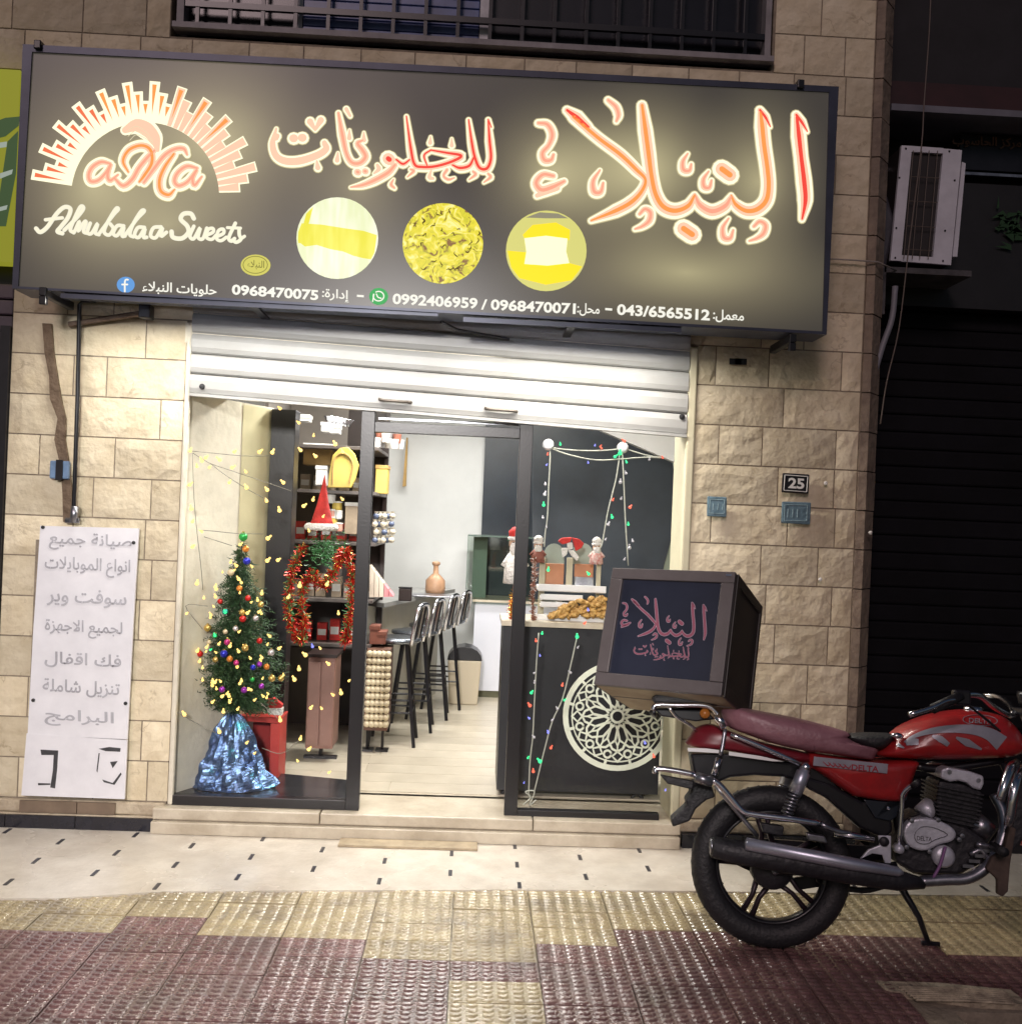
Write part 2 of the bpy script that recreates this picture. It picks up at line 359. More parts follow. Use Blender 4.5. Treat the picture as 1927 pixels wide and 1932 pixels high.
# broken pale kerb piece and the hole beside it
kb = MB(); pts = [(1750, 1962), (1880, 1966), (2020, 1980), (2060, 2010), (1960, 2006), (1830, 1990), (1772, 1980)]
q = [G(u*.9432, v*.9432, .004) for u, v in pts]
kb.prism(q, [p-Vector((0, 0, .07)) for p in q])
for k in range(7):
    a = G((1795+k*6)*.9432, (1975+k*4.2)*.9432, .006); b = G((2010+k*3)*.9432, (1984+k*4)*.9432, .006); kb.tube([a, (a+b)/2+Vector((0, .004, .002)), b], .0055, 5)
tag(kb.build('broken_kerb_stone', mat('pale_concrete', (.55, .47, .34), .8, rgb2=(.2, .16, .12), vs=14, bump=1, bs=30)), 'broken pale ridged concrete piece at the right end of the maroon tiles', 'kerb stone')
# black inlay strips in the cream floor
XS = [-2.23+.3115*i for i in range(16)]
for i, x in enumerate(XS):
    for r in range(4):
        y = -.105-.265*r-(.135 if i % 2 else 0)
        if y < edge_y(x)+.03: continue
        b = MB(); b.box(x-.0085, x+.0085, y-.036, y+.036, .004, .0085); b.build('inlay_strip', M['blackinlay'], pave)
# steps of the shop
st = thing('shop_threshold', (-.2, -.03, 0), 'two low cream marble steps across the open shop front', 'step')
b = MB(); b.box(-1.545, 1.095, -.085, .3, .007, .066); b.build('step', M['sill'], st, bevel=.004)
for x0, x1 in ((-1.545, -.72), (-.716, .35), (.354, 1.1)):
    b = MB(); b.box(x0, x1, -.06, .34, .072, .128); b.build('slab', M['sill'], st, bevel=.006)
b = MB(); b.box(-1.52, 1.08, -.05, .3, .064, .075); b.build('joint', M['mortar'], st)
mt = MB(); a0, a1 = G(641, 1581, .02), G(893, 1592, .02); mt.box(-.605, .075, -.195, -.088, .0065, .019)
tag(mt.build('floor_strip', mat('tan_strip', (.42, .34, .23), .75, var=.25, vs=12), bevel=.002), 'flat tan wooden strip lying on the cream floor below the steps', 'strip')
# ------------------------------------------------------------ building
bld = thing('stone_building', (0, 1, 0), 'cream split face limestone building that holds the sweets shop', 'building')
Z0, PZ = .14, .2027
b = MB()
for bx in ((-2.36, -1.5, .012, .32, 0, 4.0), (1.1, 1.99, .012, .32, 0, 4.0), (-1.5, 1.1, .012, .32, 2.56, 4.0), (-4, -1.64, .012, .32, 4.0, 6.2), (1.42, 1.99, .012, .32, 4.0, 6.2), (-1.64, 1.42, .012, .32, 5.6, 6.2), (-4, -2.36, .014, .32, 3.76, 4.0)):
    b.box(*bx)
b.build('wall', M['mortar'], bld)
def stone(x0, x1, z0, z1, y=0.012, depth=.0095, parent=bld):
    g_ = .0035; x0 += g_; x1 -= g_; z0 += g_; z1 -= g_; nx = max(3, int((x1-x0)/.055)); nz = 4
    if x1-x0 < .03 or z1-z0 < .03: nx = 2; nz = 2
    vs = []; s = random.random()*50; am = random.uniform(.5, 1.15)
    for j in range(nz+1):
        for i in range(nx+1):
            e = i in (0, nx) or j in (0, nz)
            x = x0+(x1-x0)*i/nx; z = z0+(z1-z0)*j/nz
            d = depth*.35 if e else depth*(.5+am*.55*(1+noise.noise(Vector((x*9+s, z*11, s)))*1.7))
            if not e: x += random.uniform(-.012, .012); z += random.uniform(-.009, .009)
            vs.append((x, y-d, z))
    n = len(vs); fs = [(j*(nx+1)+i, j*(nx+1)+i+1, (j+1)*(nx+1)+i+1, (j+1)*(nx+1)+i) for j in range(nz) for i in range(nx)]
    ring = [i for i in range(nx+1)]+[j*(nx+1)+nx for j in range(1, nz+1)]+[nz*(nx+1)+i for i in range(nx-1, -1, -1)]+[j*(nx+1) for j in range(nz-1, 0, -1)]
    base = [(vs[i][0], y+.004, vs[i][2]) for i in ring]; m = len(ring)
    fs += [(ring[i], n+i, n+(i+1) % m, ring[(i+1) % m]) for i in range(m)]
    mb = MB(); mb.add(vs+base, fs); return mb.build('stone', M['stone'], parent)
z3 = zr(0, 600, 3.44); z6 = zr(1340, 650, 2.576)
def jx(z, xs, y): return [W(*z(x, y)).x for x in xs]
LJ = {11: jx(z3, (550, 1000), 280), 10: jx(z3, (500, 730), 530), 9: jx(z3, (545, 1100), 800), 8: jx(z3, (265, 785), 1080), 7: jx(z3, (635, 1035), 1360), 6: [-2.02, -1.66], 5: [-2.1, -1.62], 12: [-1.95, -1.72]}
RJ = {11: jx(z6, (235, 510, 885), 230), 10: jx(z6, (585,), 440), 9: jx(z6, (250, 475, 855), 640), 8: jx(z6, (555, 845), 840), 7: jx(z6, (210, 605, 850), 1040), 6: jx(z6, (465, 760), 1280), 5: jx(z6, (300, 490, 830), 1490), 4: jx(z6, (535, 810), 1700), 3: [1.42, 1.74]}
def course(k, x0, x1, joints=None, wmin=.2, wmax=.44):
    za = Z0+PZ*k; zb = za+PZ
    if joints is None:
        joints = []; x = x0+random.uniform(.12, .3)
        while x < x1-.1: joints.append(x); x += random.uniform(wmin, wmax)
    xs = [x0]+[j for j in joints if x0+.03 < j < x1-.03]+[x1]
    for a, b_ in zip(xs, xs[1:]): stone(a, b_, za, zb)
for k in range(0, 12):
    course(k, -2.36, -1.492, LJ.get(k)); course(k, 1.1, 1.955, RJ.get(k))
for k in range(12, 29):
    if k < 18: course(k, -2.36, 1.955)
    elif k == 18:
        course(k, -4, 1.955, None, .25, .3)
    elif k < 27:
        course(k, -4, -1.64); course(k, 1.43, 1.955)
    else: course(k, -4, 1.955)
# smooth corner margin, chamfer and dark side return at the right end
b = MB(); z = 0
for k in range(29):
    za = .02 if k == 0 else Z0+PZ*k; zb = Z0+PZ*(k+1)-.006
    j = random.uniform(0, .006)
    p = [(1.958, .004-j), (1.998, -.006-j), (2.075+j, .085), (2.10, .30), (1.958, .30)]
    b.prism([Vector((x, y, za)) for x, y in p], [Vector((x, y, zb)) for x, y in p])
tag(b.build('corner_margin', mat('dressed_corner', (.30, .235, .175), .8, rgb2=(.16, .12, .095), vs=6, bump=.7, bs=20, rnd=.05), bld))
b = MB(); b.box(2.00, 2.10, .29, 4.5, 0, 6.2); b.build('side_wall', M['mortar'], bld)
# plaster edge round the opening, lintel row
b = MB(); b.box(1.058, 1.0995, -.012, .30, .128, 2.5585); b.build('door_reveal', mat('cream_reveal', (.60, .56, .40), .6, var=.1, vs=5), bld, bevel=.008)
b = MB(); b.box(-1.4915, -1.465, -.006, .03, .128, 2.5585); b.build('door_reveal', M['plaster'], bld, bevel=.01)
b = MB(); b.box(-1.50, 1.10, .0, .02, 2.46, 2.56)
b.build('lintel_plaster', M['plaster'], bld)
# left foot: rough plaster patch, ledge, black skirting tiles
b = MB(); b.box(-4, -1.535, -.035, .01, .0062, .075); b.build('ledge', M['roughplaster'], bld, bevel=.006)
b = MB(); b.box(-2.36, -1.5, -.018, .009, .076, .139); b.build('ledge', M['roughplaster'], bld, bevel=.01)
xs = [-4, -3.4, -2.9, -2.5, -2.268, -1.925, -1.545]
for a, c in zip(xs, xs[1:]):
    b = MB(); b.box(a+.002, c-.002, -.052, -.036, .0065, .07); b.build('skirting_tile', M['blacktile'], bld)
for a, c in ((1.112, 1.42), (1.424, 1.73), (1.734, 2.0)):
    b = MB(); b.box(a, c, -.052, -.020, .0065, .075); b.build('skirting_tile', M['blacktile'], bld)
b = MB(); b.box(1.101, 1.955, -.018, .009, .0765, .139); b.build('ledge', M['roughplaster'], bld, bevel=.008)
b = MB(); b.box(-2.21, -1.93, -.03, -.0185, .078, .136); b.box(-1.926, -1.74, -.03, -.0185, .078, .136)
b.build('foot_slab', mat('brown_slab', (.20, .145, .10), .7, var=.2, vs=10), bld)
# upper window
win = bld
b = MB(); fr = M['steel']; greyf = mat('grey_frame', (.30, .28, .29), .55, var=.3, vs=8)
b.box(-1.62, 1.42, -.035, .05, 4.03, 4.058); b.box(-1.60, -1.565, -.03, .06, 4.0585, 5.6); b.box(1.37, 1.40, -.03, .06, 4.0585, 5.6)
wf = b.build('window_frame', greyf, bld)
for x in (-1.01, -.065):
    b = MB(); b.box(x-.022, x+.022, .03, .06, 4.059, 5.6); b.build('mullion', mat('pale_mullion', (.62, .62, .66), .5, var=.3, vs=9), wf)
b = MB(); b.box(-1.56, 1.37, -.028, -.006, 4.14, 4.17); b.box(-1.56, 1.37, -.028, -.006, 5.2, 5.23); b.build('rail', M['blackpaint'], wf)
for i in range(24):
    x = -1.5+i*.163
    if x > 1.36: break
    b = MB(); b.box(x-.009, x+.009, -.024, -.008, 4.06, 5.2); b.build('bar', M['blackpaint'], wf)
bl = mat('blue_slat', (.10, .14, .32), .35, var=.3, vs=10)
for i in range(22):
    z = 4.062+i*.045; b = MB(); b.box(-.985, -.09, .035, .05, z, z+.041); b.build('blind_slat', bl, wf, bevel=.004)
dg = mat('dark_pane', (.012, .012, .018), .25, var=.4, vs=3)
b = MB(); b.box(-1.565, -1.03, .052, .07, 4.0585, 5.6); b.build('pane', dg, wf)
b = MB(); b.box(-.045, 1.37, .052, .07, 4.0585, 5.6); b.build('pane', dg, wf)
b = MB(); b.box(-.985, -.09, .0521, .07, 4.0585, 5.6); b.build('pane', dg, wf)
b = MB(); b.box(-1.64, 1.42, .10, .12, 4.0, 5.6); b.build('window_back', mat('black_void', (.006, .006, .008), .9), bld)
# crooked brown strip on left pier, painted in as the steel pipe's cast shadow
shadow = thing('pipe_shadow', W(100, 660), 'crooked flat brown strip painted in as the shadow of the steel pipe on the left stone pier, with a blue clip', 'shadow')
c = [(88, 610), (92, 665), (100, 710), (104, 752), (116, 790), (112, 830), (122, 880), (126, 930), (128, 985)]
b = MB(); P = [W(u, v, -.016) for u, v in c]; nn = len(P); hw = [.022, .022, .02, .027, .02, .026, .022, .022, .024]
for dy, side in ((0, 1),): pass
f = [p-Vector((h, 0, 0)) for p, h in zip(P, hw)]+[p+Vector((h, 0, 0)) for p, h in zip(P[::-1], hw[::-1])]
b.prism(f, [p+Vector((0, .02, 0)) for p in f]); b.build('strip', mat('shadow_strip', (.19, .135, .09), .8, rgb2=(.10, .065, .04), vs=14, bump=.6), shadow)
b = MB(); p = W(116, 887); b.box(p.x-.045, p.x+.05, -.035, -.012, p.z-.045, p.z+.045); b.build('clip', mat('blue_clip', (.16, .26, .42), .4, var=.3, vs=20), shadow, bevel=.006)
b = MB(); b.box(p.x-.012, p.x+.022, -.043, -.036, p.z-.05, p.z+.05); b.build('clip_band', M['blackpaint'], shadow)
pole = thing('steel_pipe', W(150, 580, -.05), 'thin dark vertical steel pipe with elbow fixed on the left stone pier', 'pipe')
b = MB(); b.tube([W(180, 568, -.05), W(156, 568, -.05), W(150, 575, -.05), W(146, 760, -.05), W(139, 960, -.04), W(136, 985, -.03)], .0105, 8); b.build('tube', M['blackpaint'], pole, smooth=True)
b = MB(); b.tube([W(142, 955, -.045), W(138, 985, -.045)], .02, 8); b.tube([W(124, 982, -.03), W(150, 982, -.03)], .015, 6); b.build('coupling', M['steel'], pole, smooth=True)
br = thing('sign_bracket', W(275, 588, -.05), 'black socket below the left part of the sign with a brown arm painted in as its shadow', 'bracket')
b = MB(); b.tube([W(130, 612, -.03), W(272, 590, -.06)], .014, 6); b.build('arm', mat('shadow_arm', (.17, .12, .09), .8, var=.4, vs=15), br)  # brown tube shaped as the cast shadow of the socket
b = MB(); p = W(278, 588, -.06); b.box(p.x-.035, p.x+.02, -.09, -.012, p.z-.035, p.z+.035); b.build('socket', M['blackpaint'], br, bevel=.006)
# small holes with plaster stubs under the sign's right part
b = MB()
for u, v in ((1395, 683), (1385, 683)):
    p = W(u, v); b.box(p.x-.03, p.x+.03, -.02, -.01, p.z-.015, p.z+.015)
b.build('wall_hole', M['blackpaint'], bld)
b = MB()
for u, v in ((1555, 912), (1545, 1093), (1738*.9432, 1005)): p = W(u, v); b.ball((p.x, -.014, p.z), .011, 8)
b.build('wall_plug', M['whitefur'], bld)
# ------------------------------------------------------------ white notice board
nb = thing('notice_board', W(150, 1500), 'tall white peeling notice board with raised grey lettering on the left stone pier', 'board')
o1 = [W(u, v, -.035) for u, v in ((76, 992), (262, 997), (251, 1180), (240, 1395), (52, 1386), (62, 1200))]
o2 = [W(u, v, -.036) for u, v in ((50, 1384), (240, 1397), (235, 1508), (40, 1501))]
nbm = mat('board_white', (.80, .80, .84), .42, rgb2=(.70, .70, .74), vs=5, bump=.08, bs=5)
for o in (o1, o2): b = MB(); b.prism(o, [p+Vector((0, .014, 0)) for p in o]); b.build('panel', nbm, nb)
bk = MB(); p0 = W(60, 1010); p1 = W(245, 1490); bk.box(p0.x+.03, p1.x-.03, -.021, -.004, p1.z+.02, p0.z-.02); bk.build('batten', M['mortar'], nb)
dm = mat('board_letter', (.44, .44, .48), .4, var=.2, vs=9)
rows = [('صيانة جميع', 92, 248, 1040, 34), ('انواع الموبايلات', 84, 245, 1088, 36), ('سوفت وير', 88, 238, 1146, 34), ('لجميع الاجهزة', 84, 230, 1204, 34), ('فك اقفال', 84, 228, 1262, 30), ('تنزيل شاملة', 80, 225, 1315, 32), ('البرامج', 84, 214, 1372, 32)]
for s, u0, u1, v, h in rows:
    text_on(lambda u, v_: W(u, v_, -.0352), obj_ar(s), (u0, v-4), (u1, v+4), h, dm, nb, 'lettering', bold=.012, ext=.0025)
bm_ = MB(); ink = mat('torn_ink', (.05, .05, .055), .6, var=.4, vs=30)
z4 = zr(0, 1000, 2.841)
def poly(mb, z, pts, Y, dep=.002):
    q = [W(*z(x, y), Y) for x, y in pts]; mb.prism(q, [p+Vector((0, dep, 0)) for p in q])
for pts in ([(230, 1420), (330, 1425), (325, 1520), (312, 1640), (285, 1635), (300, 1540), (305, 1450), (235, 1450)], [(560, 1415), (620, 1405), (685, 1412), (682, 1432), (600, 1428)], [(625, 1490), (668, 1485), (640, 1525)], [(580, 1590), (640, 1610), (685, 1550), (690, 1560), (650, 1620), (590, 1605)], [(548, 1540), (560, 1440), (566, 1440), (553, 1550)], [(216, 1610), (285, 1612), (285, 1620), (216, 1622)]):
    poly(bm_, z4, pts, -.0382)
bm_.build('torn_letters', ink, nb)
b = MB()
for x, y in ((245, 155), (760, 243), (190, 1138), (714, 1156)): p = W(*z4(x, y), -.036); b.lathe([(.0001, -.008), (.009, -.006), (.009, 0)], (p.x, p.y, p.z), 8, 'y')
b.build('screws', M['rubber'], nb)
# ------------------------------------------------------------ number plate and small plates on right pier
def plate(name, px, Y, label, m, rad=.01, dep=.012):
    q = [W(u, v, Y) for u, v in px]; t = thing(name, sum(q, Vector())/4, label, 'plaque'); b = MB(); b.prism(q, [p+Vector((0, dep, 0)) for p in q]); b.build('plate', m, t, bevel=rad); return t
npl = plate('house_number', [(1476, 892), (1527, 895), (1525, 932), (1474, 929)], -.03, 'black enamel house number plate reading 25 on the right pier', M['blackpaint'], .008)
b = MB(); q = [W(u, v, -.0315) for u, v in [(1480, 896), (1523, 899), (1521, 928), (1478, 925)]]
for i in range(4): b.tube([q[i], q[(i+1) % 4]], .0022, 5)
wt = mat('enamel_white', (.75, .75, .72), .4); b.build('border', wt, npl)
text_on(lambda u, v: W(u, v, -.0305), '25', (1486, 921), (1516, 923), 20, wt, npl, bold=.03, ext=.002)
bp_ = mat('blue_grey_plate', (.15, .25, .31), .5, rgb2=(.09, .15, .19), vs=20, bump=.3)
t1 = plate('meter_tag', [(1475, 946), (1530, 948), (1528, 990), (1473, 987)], -.03, 'larger blue grey metal plate below the number 25', bp_)
t2 = plate('meter_tag', [(1334, 936), (1371, 938), (1370, 976), (1333, 974)], -.03, 'smaller blue grey metal plate nearer the shop opening', bp_)
lt = mat('pale_blue_mark', (.30, .42, .46), .5)
for t, px in ((t1, (1480, 952, 1522, 983)), (t2, (1339, 942, 1366, 969))):
    u0, v0, u1, v1 = px; b = MB(); q = [W(u, v, -.0312) for u, v in ((u0, v0), (u1, v0+1), (u1-1, v1), (u0-1, v1-1))]
    for i in range(4): b.tube([q[i], q[(i+1) % 4]], .0015, 5)
    for k in range(3): b.tube([W(u0+6+k*9, v0+8, -.0312), W(u0+5+k*9, v1-7, -.0312)], .0018, 5)
    b.build('relief', lt, t)
# ------------------------------------------------------------ left neighbour
nl = thing('neighbour_shop', (-3.2, 0, 0), 'dark purple roller shutter of the next shop at the left edge', 'shop front')
sm = mat('purple_shutter', (.10, .075, .10), .5, var=.3, vs=4)
for k in range(33): b = MB(); b.box(-4, -2.366, .02, .045, .08+k*.08, .154+k*.08); b.build('shutter_slat', sm, nl, bevel=.008)
b = MB(); b.box(-4, -2.366, .05, .32, .0, 3.7); b.box(-2.41, -2.362, -.01, .05, .08, 2.5); b.build('wall', M['blackpaint'], nl)
ns = thing('neighbour_sign', (-2.8, -.12, 2.8), 'lime green shop sign cut by the left edge of the photo', 'sign')
a = W(38, 132, -.1); c = W(36, 495, -.1)
b = MB(); b.box(-4.4, a.x, -.1, .0, c.z, a.z); b.build('panel', emat('lime_panel', sc(128, 128, 38), 1), ns)
b = MB(); gz = zr(0, 50, 1.889)
poly(b, gz, [(-60, 380), (20, 350), (75, 345), (70, 380), (20, 420), (-60, 440)], -.104); poly(b, gz, [(28, 440), (68, 400), (60, 560), (22, 760), (-20, 760)], -.104)
b.build('green_mark', emat('sign_green', sc(60, 80, 50), .9), ns)
b = MB(); poly(b, gz, [(-50, 450), (26, 440), (24, 460), (-50, 470)], -.106); poly(b, gz, [(0, 560), (48, 545), (44, 562), (0, 580)], -.106); poly(b, gz, [(-10, 690), (28, 680), (24, 696), (-10, 705)], -.106)
b.build('pale_mark', emat('sign_pale', sc(150, 160, 150), .9), ns)
# ------------------------------------------------------------ right neighbour, dark
nr = thing('dark_shop_front', (3.5, .6, 0), 'dark closed shop with black roller shutter to the right of the stone pier', 'shop front')
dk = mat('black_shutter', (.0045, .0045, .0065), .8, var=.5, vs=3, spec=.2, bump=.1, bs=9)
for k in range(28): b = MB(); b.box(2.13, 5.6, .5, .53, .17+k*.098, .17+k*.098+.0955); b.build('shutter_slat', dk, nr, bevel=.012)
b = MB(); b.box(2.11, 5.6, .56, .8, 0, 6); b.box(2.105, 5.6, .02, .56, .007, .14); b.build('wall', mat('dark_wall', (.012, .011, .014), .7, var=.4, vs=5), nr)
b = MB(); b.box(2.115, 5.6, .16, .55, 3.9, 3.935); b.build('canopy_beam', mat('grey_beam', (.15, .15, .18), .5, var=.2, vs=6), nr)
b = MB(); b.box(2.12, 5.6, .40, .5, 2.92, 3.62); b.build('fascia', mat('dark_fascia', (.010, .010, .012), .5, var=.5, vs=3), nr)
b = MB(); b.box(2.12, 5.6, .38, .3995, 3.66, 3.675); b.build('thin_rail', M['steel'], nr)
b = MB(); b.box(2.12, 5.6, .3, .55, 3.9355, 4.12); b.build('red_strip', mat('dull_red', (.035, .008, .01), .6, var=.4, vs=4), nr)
dd = mat('dim_letters', (.10, .075, .05), .5); text_on(lambda u, v: W(u, v, .40), obj_ar('سوبر ماركت'), (1800, 250), (1860, 254), 16, dd, nr, bold=.02)
b = MB(); b.box(2.6, 5.6, .385, .3995, 3.69, 3.885); b.build('fascia_top', M['blackpaint'], nr)
text_on(lambda u, v: W(u, v, .38), obj_ar('مركز الحاسوب'), (1795, 277), (1925, 283), 22, mat('dim_gold', (.14, .07, .04), .5), nr, bold=.02)
b = MB(); r0 = random.Random(3)
for k in range(40): p = W(1830+r0.uniform(40, 110), 420+r0.gauss(0, 22), .38); b.add([p+Vector((r0.uniform(-.06, .06), 0, r0.uniform(-.04, .04))) for _ in range(3)], [(0, 1, 2)])
b.build('green_print', mat('dim_green', (.008, .045, .010), .6), nr)
# air conditioner
ac = thing('air_conditioner', W(1745, 500, .1), 'white outdoor air conditioner unit with caged grille hung beside the pier', 'air conditioner')
def quadbox(px, Y, dep, m, name, par, bev=0):
    q = [W(u, v, Y) for u, v in px]; b = MB(); b.prism(q, [p+Vector((0, dep, 0)) for p in q]); return b.build(name, m, par, bevel=bev)
acw = mat('ac_white', (.62, .62, .68), .45, var=.15, vs=6)
body = quadbox([(1700, 276), (1812, 282), (1790, 500), (1680, 492)], .2, .30, mat('ac_dark', (.02, .016, .016), .6), 'body', ac)
quadbox([(1700, 274), (1720, 275), (1699, 492), (1679, 491)], .18, .02, acw, 'front_panel', ac); quadbox([(1779, 280), (1814, 283), (1793, 500), (1758, 497)], .18, .02, acw, 'front_panel', ac)
quadbox([(1719, 275), (1779, 279), (1778, 289), (1718, 286)], .1805, .0195, acw, 'front_panel', ac); quadbox([(1700, 481), (1759, 485), (1758, 497), (1699, 493)], .1805, .0195, acw, 'front_panel', ac)
quadbox([(1814, 305), (1821, 308), (1805, 484), (1796, 484)], .2, .26, acw, 'side_cover', ac)
b = MB()
for v in (333, 379, 426, 470): b.tube([W(1722-(v-280)*.09, v, .17), W(1776-(v-280)*.09, v+3, .17)], .0026, 5)
for u in (1722, 1738, 1752, 1768): b.tube([W(u, 284, .17), W(u-18, 488, .17)], .0026, 5)
b.build('grille_wire', mat('grille_wire', (.11, .085, .07), .5), ac)
b = MB()
for u, v in ((1708, 280), (1790, 285), (1800, 340), (1782, 435), (1690, 430), (1696, 335), (1688, 486), (1778, 492)): p = W(u, v, .178); b.ball(p, .006, 6)
b.build('screws', M['rubber'], ac)
b = MB(); p = W(1670, 512, .2); q = W(1815, 518, .2); b.box(2.09, q.x, .1, .45, p.z-.03, p.z); b.box(2.06, 2.10, .1, .2, p.z-.25, p.z); b.build('bracket', mat('bracket_grey', (.08, .075, .08), .6, var=.5, vs=14), ac)
cv = MB(); c0 = [W(u, v, .22) for u, v in ((1668, 345), (1652, 400), (1648, 490), (1672, 505), (1690, 420))]
cv.prism(c0, [p+Vector((0, .12, 0)) for p in c0]); cv.build('hose_cover', mat('grey_cover', (.07, .07, .085), .4, var=.3, vs=12), ac, bevel=.02)
b = MB(); b.tube([W(u, v, .08) for u, v in ((1688, 540), (1682, 600), (1665, 650), (1650, 700), (1648, 712))], .016, 8, sm=4)
tag(b.build('drain_hose', mat('grey_pvc', (.20, .20, .23), .5), smooth=True), 'grey curved drain pipe hanging below the air conditioner', 'pipe')
b = MB(); b.tube([W(u, v, -.03) for u, v in ((1756, -40), (1752, 60), (1742, 200), (1738, 270), (1722, 400), (1712, 480), (1695, 620), (1672, 720), (1660, 800))], .0035, 6, sm=4)
tag(b.build('hanging_cable', mat('brown_cable', (.14, .11, .095), .6), smooth=True), 'thin brown cable hanging in front of the air conditioner', 'cable')
b = MB(); b.tube([W(1560, 488, -.03), W(1600, 490, -.03), W(1655, 494, -.02), W(1690, 510, .1)], .004, 6)
tag(b.build('wall_cable', mat('pale_cable', (.35, .31, .28), .6), smooth=True), 'thin pale cable running from the sign to the air conditioner', 'cable')
#PART3
# ------------------------------------------------------------ the lit shop sign
SY = -.35; NY = Vector((0, -1, 0))
sign = thing('shop_sign', W(800, 600, -.3), 'large backlit black and gold sign with red Arabic lettering above the shop front', 'sign')
def SP(u, v): return W(u, v, SY)
C4 = [(45, 85), (1580, 165), (1557, 632), (25, 545)]
q = [SP(*p) for p in C4]
I4 = [(62, 99), (1562, 175), (1550, 626), (36, 541)]
qi = [W(u, v, SY-.001) for u, v in I4]
cab = MB(); cb = [p+Vector((0, .004, 0)) for p in q]; cab.prism(cb, [p+Vector((0, .19, 0)) for p in cb]); cab.build('cabinet', M['alu'], sign)
for i in range(4):
    j = (i+1) % 4; b = MB(); f = [q[i]+NY*.012, q[j]+NY*.012, qi[j]+NY*.011, qi[i]+NY*.011]; b.prism(f, [p+Vector((0, .0155, 0)) for p in f]); b.build('frame_bar', M['alu'], sign)
# translucent face: tubes behind it show as brighter bands
fm = bpy.data.materials.new('lit_face'); fm.use_nodes = True; t = fm.node_tree; N = t.nodes; b_ = N['Principled BSDF']
b_.inputs['Base Color'].default_value = (.03, .028, .025, 1); b_.inputs['Roughness'].default_value = .35
tc = N.new('ShaderNodeTexCoord'); acc = None
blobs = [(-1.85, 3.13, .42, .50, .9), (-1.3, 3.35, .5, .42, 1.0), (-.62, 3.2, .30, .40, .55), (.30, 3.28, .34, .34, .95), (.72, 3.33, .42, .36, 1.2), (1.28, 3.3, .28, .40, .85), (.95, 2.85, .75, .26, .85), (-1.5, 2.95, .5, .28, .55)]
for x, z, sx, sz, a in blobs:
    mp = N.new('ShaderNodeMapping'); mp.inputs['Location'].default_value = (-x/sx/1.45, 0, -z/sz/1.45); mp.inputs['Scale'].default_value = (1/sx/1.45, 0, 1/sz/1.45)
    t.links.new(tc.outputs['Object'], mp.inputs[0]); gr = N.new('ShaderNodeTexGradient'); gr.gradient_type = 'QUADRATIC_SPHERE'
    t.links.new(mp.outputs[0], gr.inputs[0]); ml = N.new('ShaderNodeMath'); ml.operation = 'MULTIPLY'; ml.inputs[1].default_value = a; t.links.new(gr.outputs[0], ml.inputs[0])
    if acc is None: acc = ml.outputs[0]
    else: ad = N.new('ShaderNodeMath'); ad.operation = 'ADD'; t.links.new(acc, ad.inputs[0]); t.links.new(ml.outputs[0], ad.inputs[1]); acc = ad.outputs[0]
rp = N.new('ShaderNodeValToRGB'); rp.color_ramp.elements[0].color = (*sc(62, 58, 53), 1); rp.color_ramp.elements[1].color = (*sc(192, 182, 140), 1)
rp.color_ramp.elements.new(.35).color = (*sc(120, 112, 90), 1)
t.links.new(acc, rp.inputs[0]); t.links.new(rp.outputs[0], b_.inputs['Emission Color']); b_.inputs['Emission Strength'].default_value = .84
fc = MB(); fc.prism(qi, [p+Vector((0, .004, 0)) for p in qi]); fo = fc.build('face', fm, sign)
E_w = emat('lit_cream', sc(255, 247, 212), 1.05); E_p = emat('lit_pink', sc(246, 196, 166), 1); E_r = emat('lit_red', sc(232, 72, 60), 1)
E_o = emat('lit_orange', sc(248, 150, 78), 1); E_l = emat('lit_offwhite', sc(232, 228, 208), .95); E_s = emat('lit_salmon', sc(242, 160, 132), 1)
SM = [E_w, E_p, E_r, E_o, E_s, emat('lit_spill', sc(172, 162, 126), 1), emat('lit_spill_near', sc(208, 198, 158), 1), emat('lit_rust', sc(230, 112, 74), 1)]
LN = [0]
def letter(strokes, z, sw=1.0, name='letter', core=True, px=1.0, par=None, pf=None, mats=None, base=.006, out=1.34, halo=0):
    """strokes: (points, widths[, core material]); widths of the pink body in crop px"""
    mb = MB(); pf = pf or SP; LN[0] += 1; e = (LN[0] % 5)*.0003
    for s in strokes:
        pts, w = s[0], s[1]; cm = s[2] if len(s) > 2 else 2
        P = [z(*p) for p in pts]; n = len(P); w = list(w) if hasattr(w, '__len__') else [w]*n; w = [x*px for x in w]
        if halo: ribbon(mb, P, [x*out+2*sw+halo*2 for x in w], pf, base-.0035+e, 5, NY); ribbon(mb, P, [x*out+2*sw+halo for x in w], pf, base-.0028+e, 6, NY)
        ribbon(mb, P, [x*out+2*sw for x in w], pf, base+e, 0, NY, side=.002)
        ribbon(mb, P, w, pf, base+.0016+e, 1, NY)
        if core and cm is not None: ribbon(mb, P, [max(.8, x*.42) for x in w], pf, base+.0028+e, cm, NY)
    return mb.build(name, mats or SM, par or sign)
z7 = zr(1040, 170, 3.108)
k7 = .9432/3.108
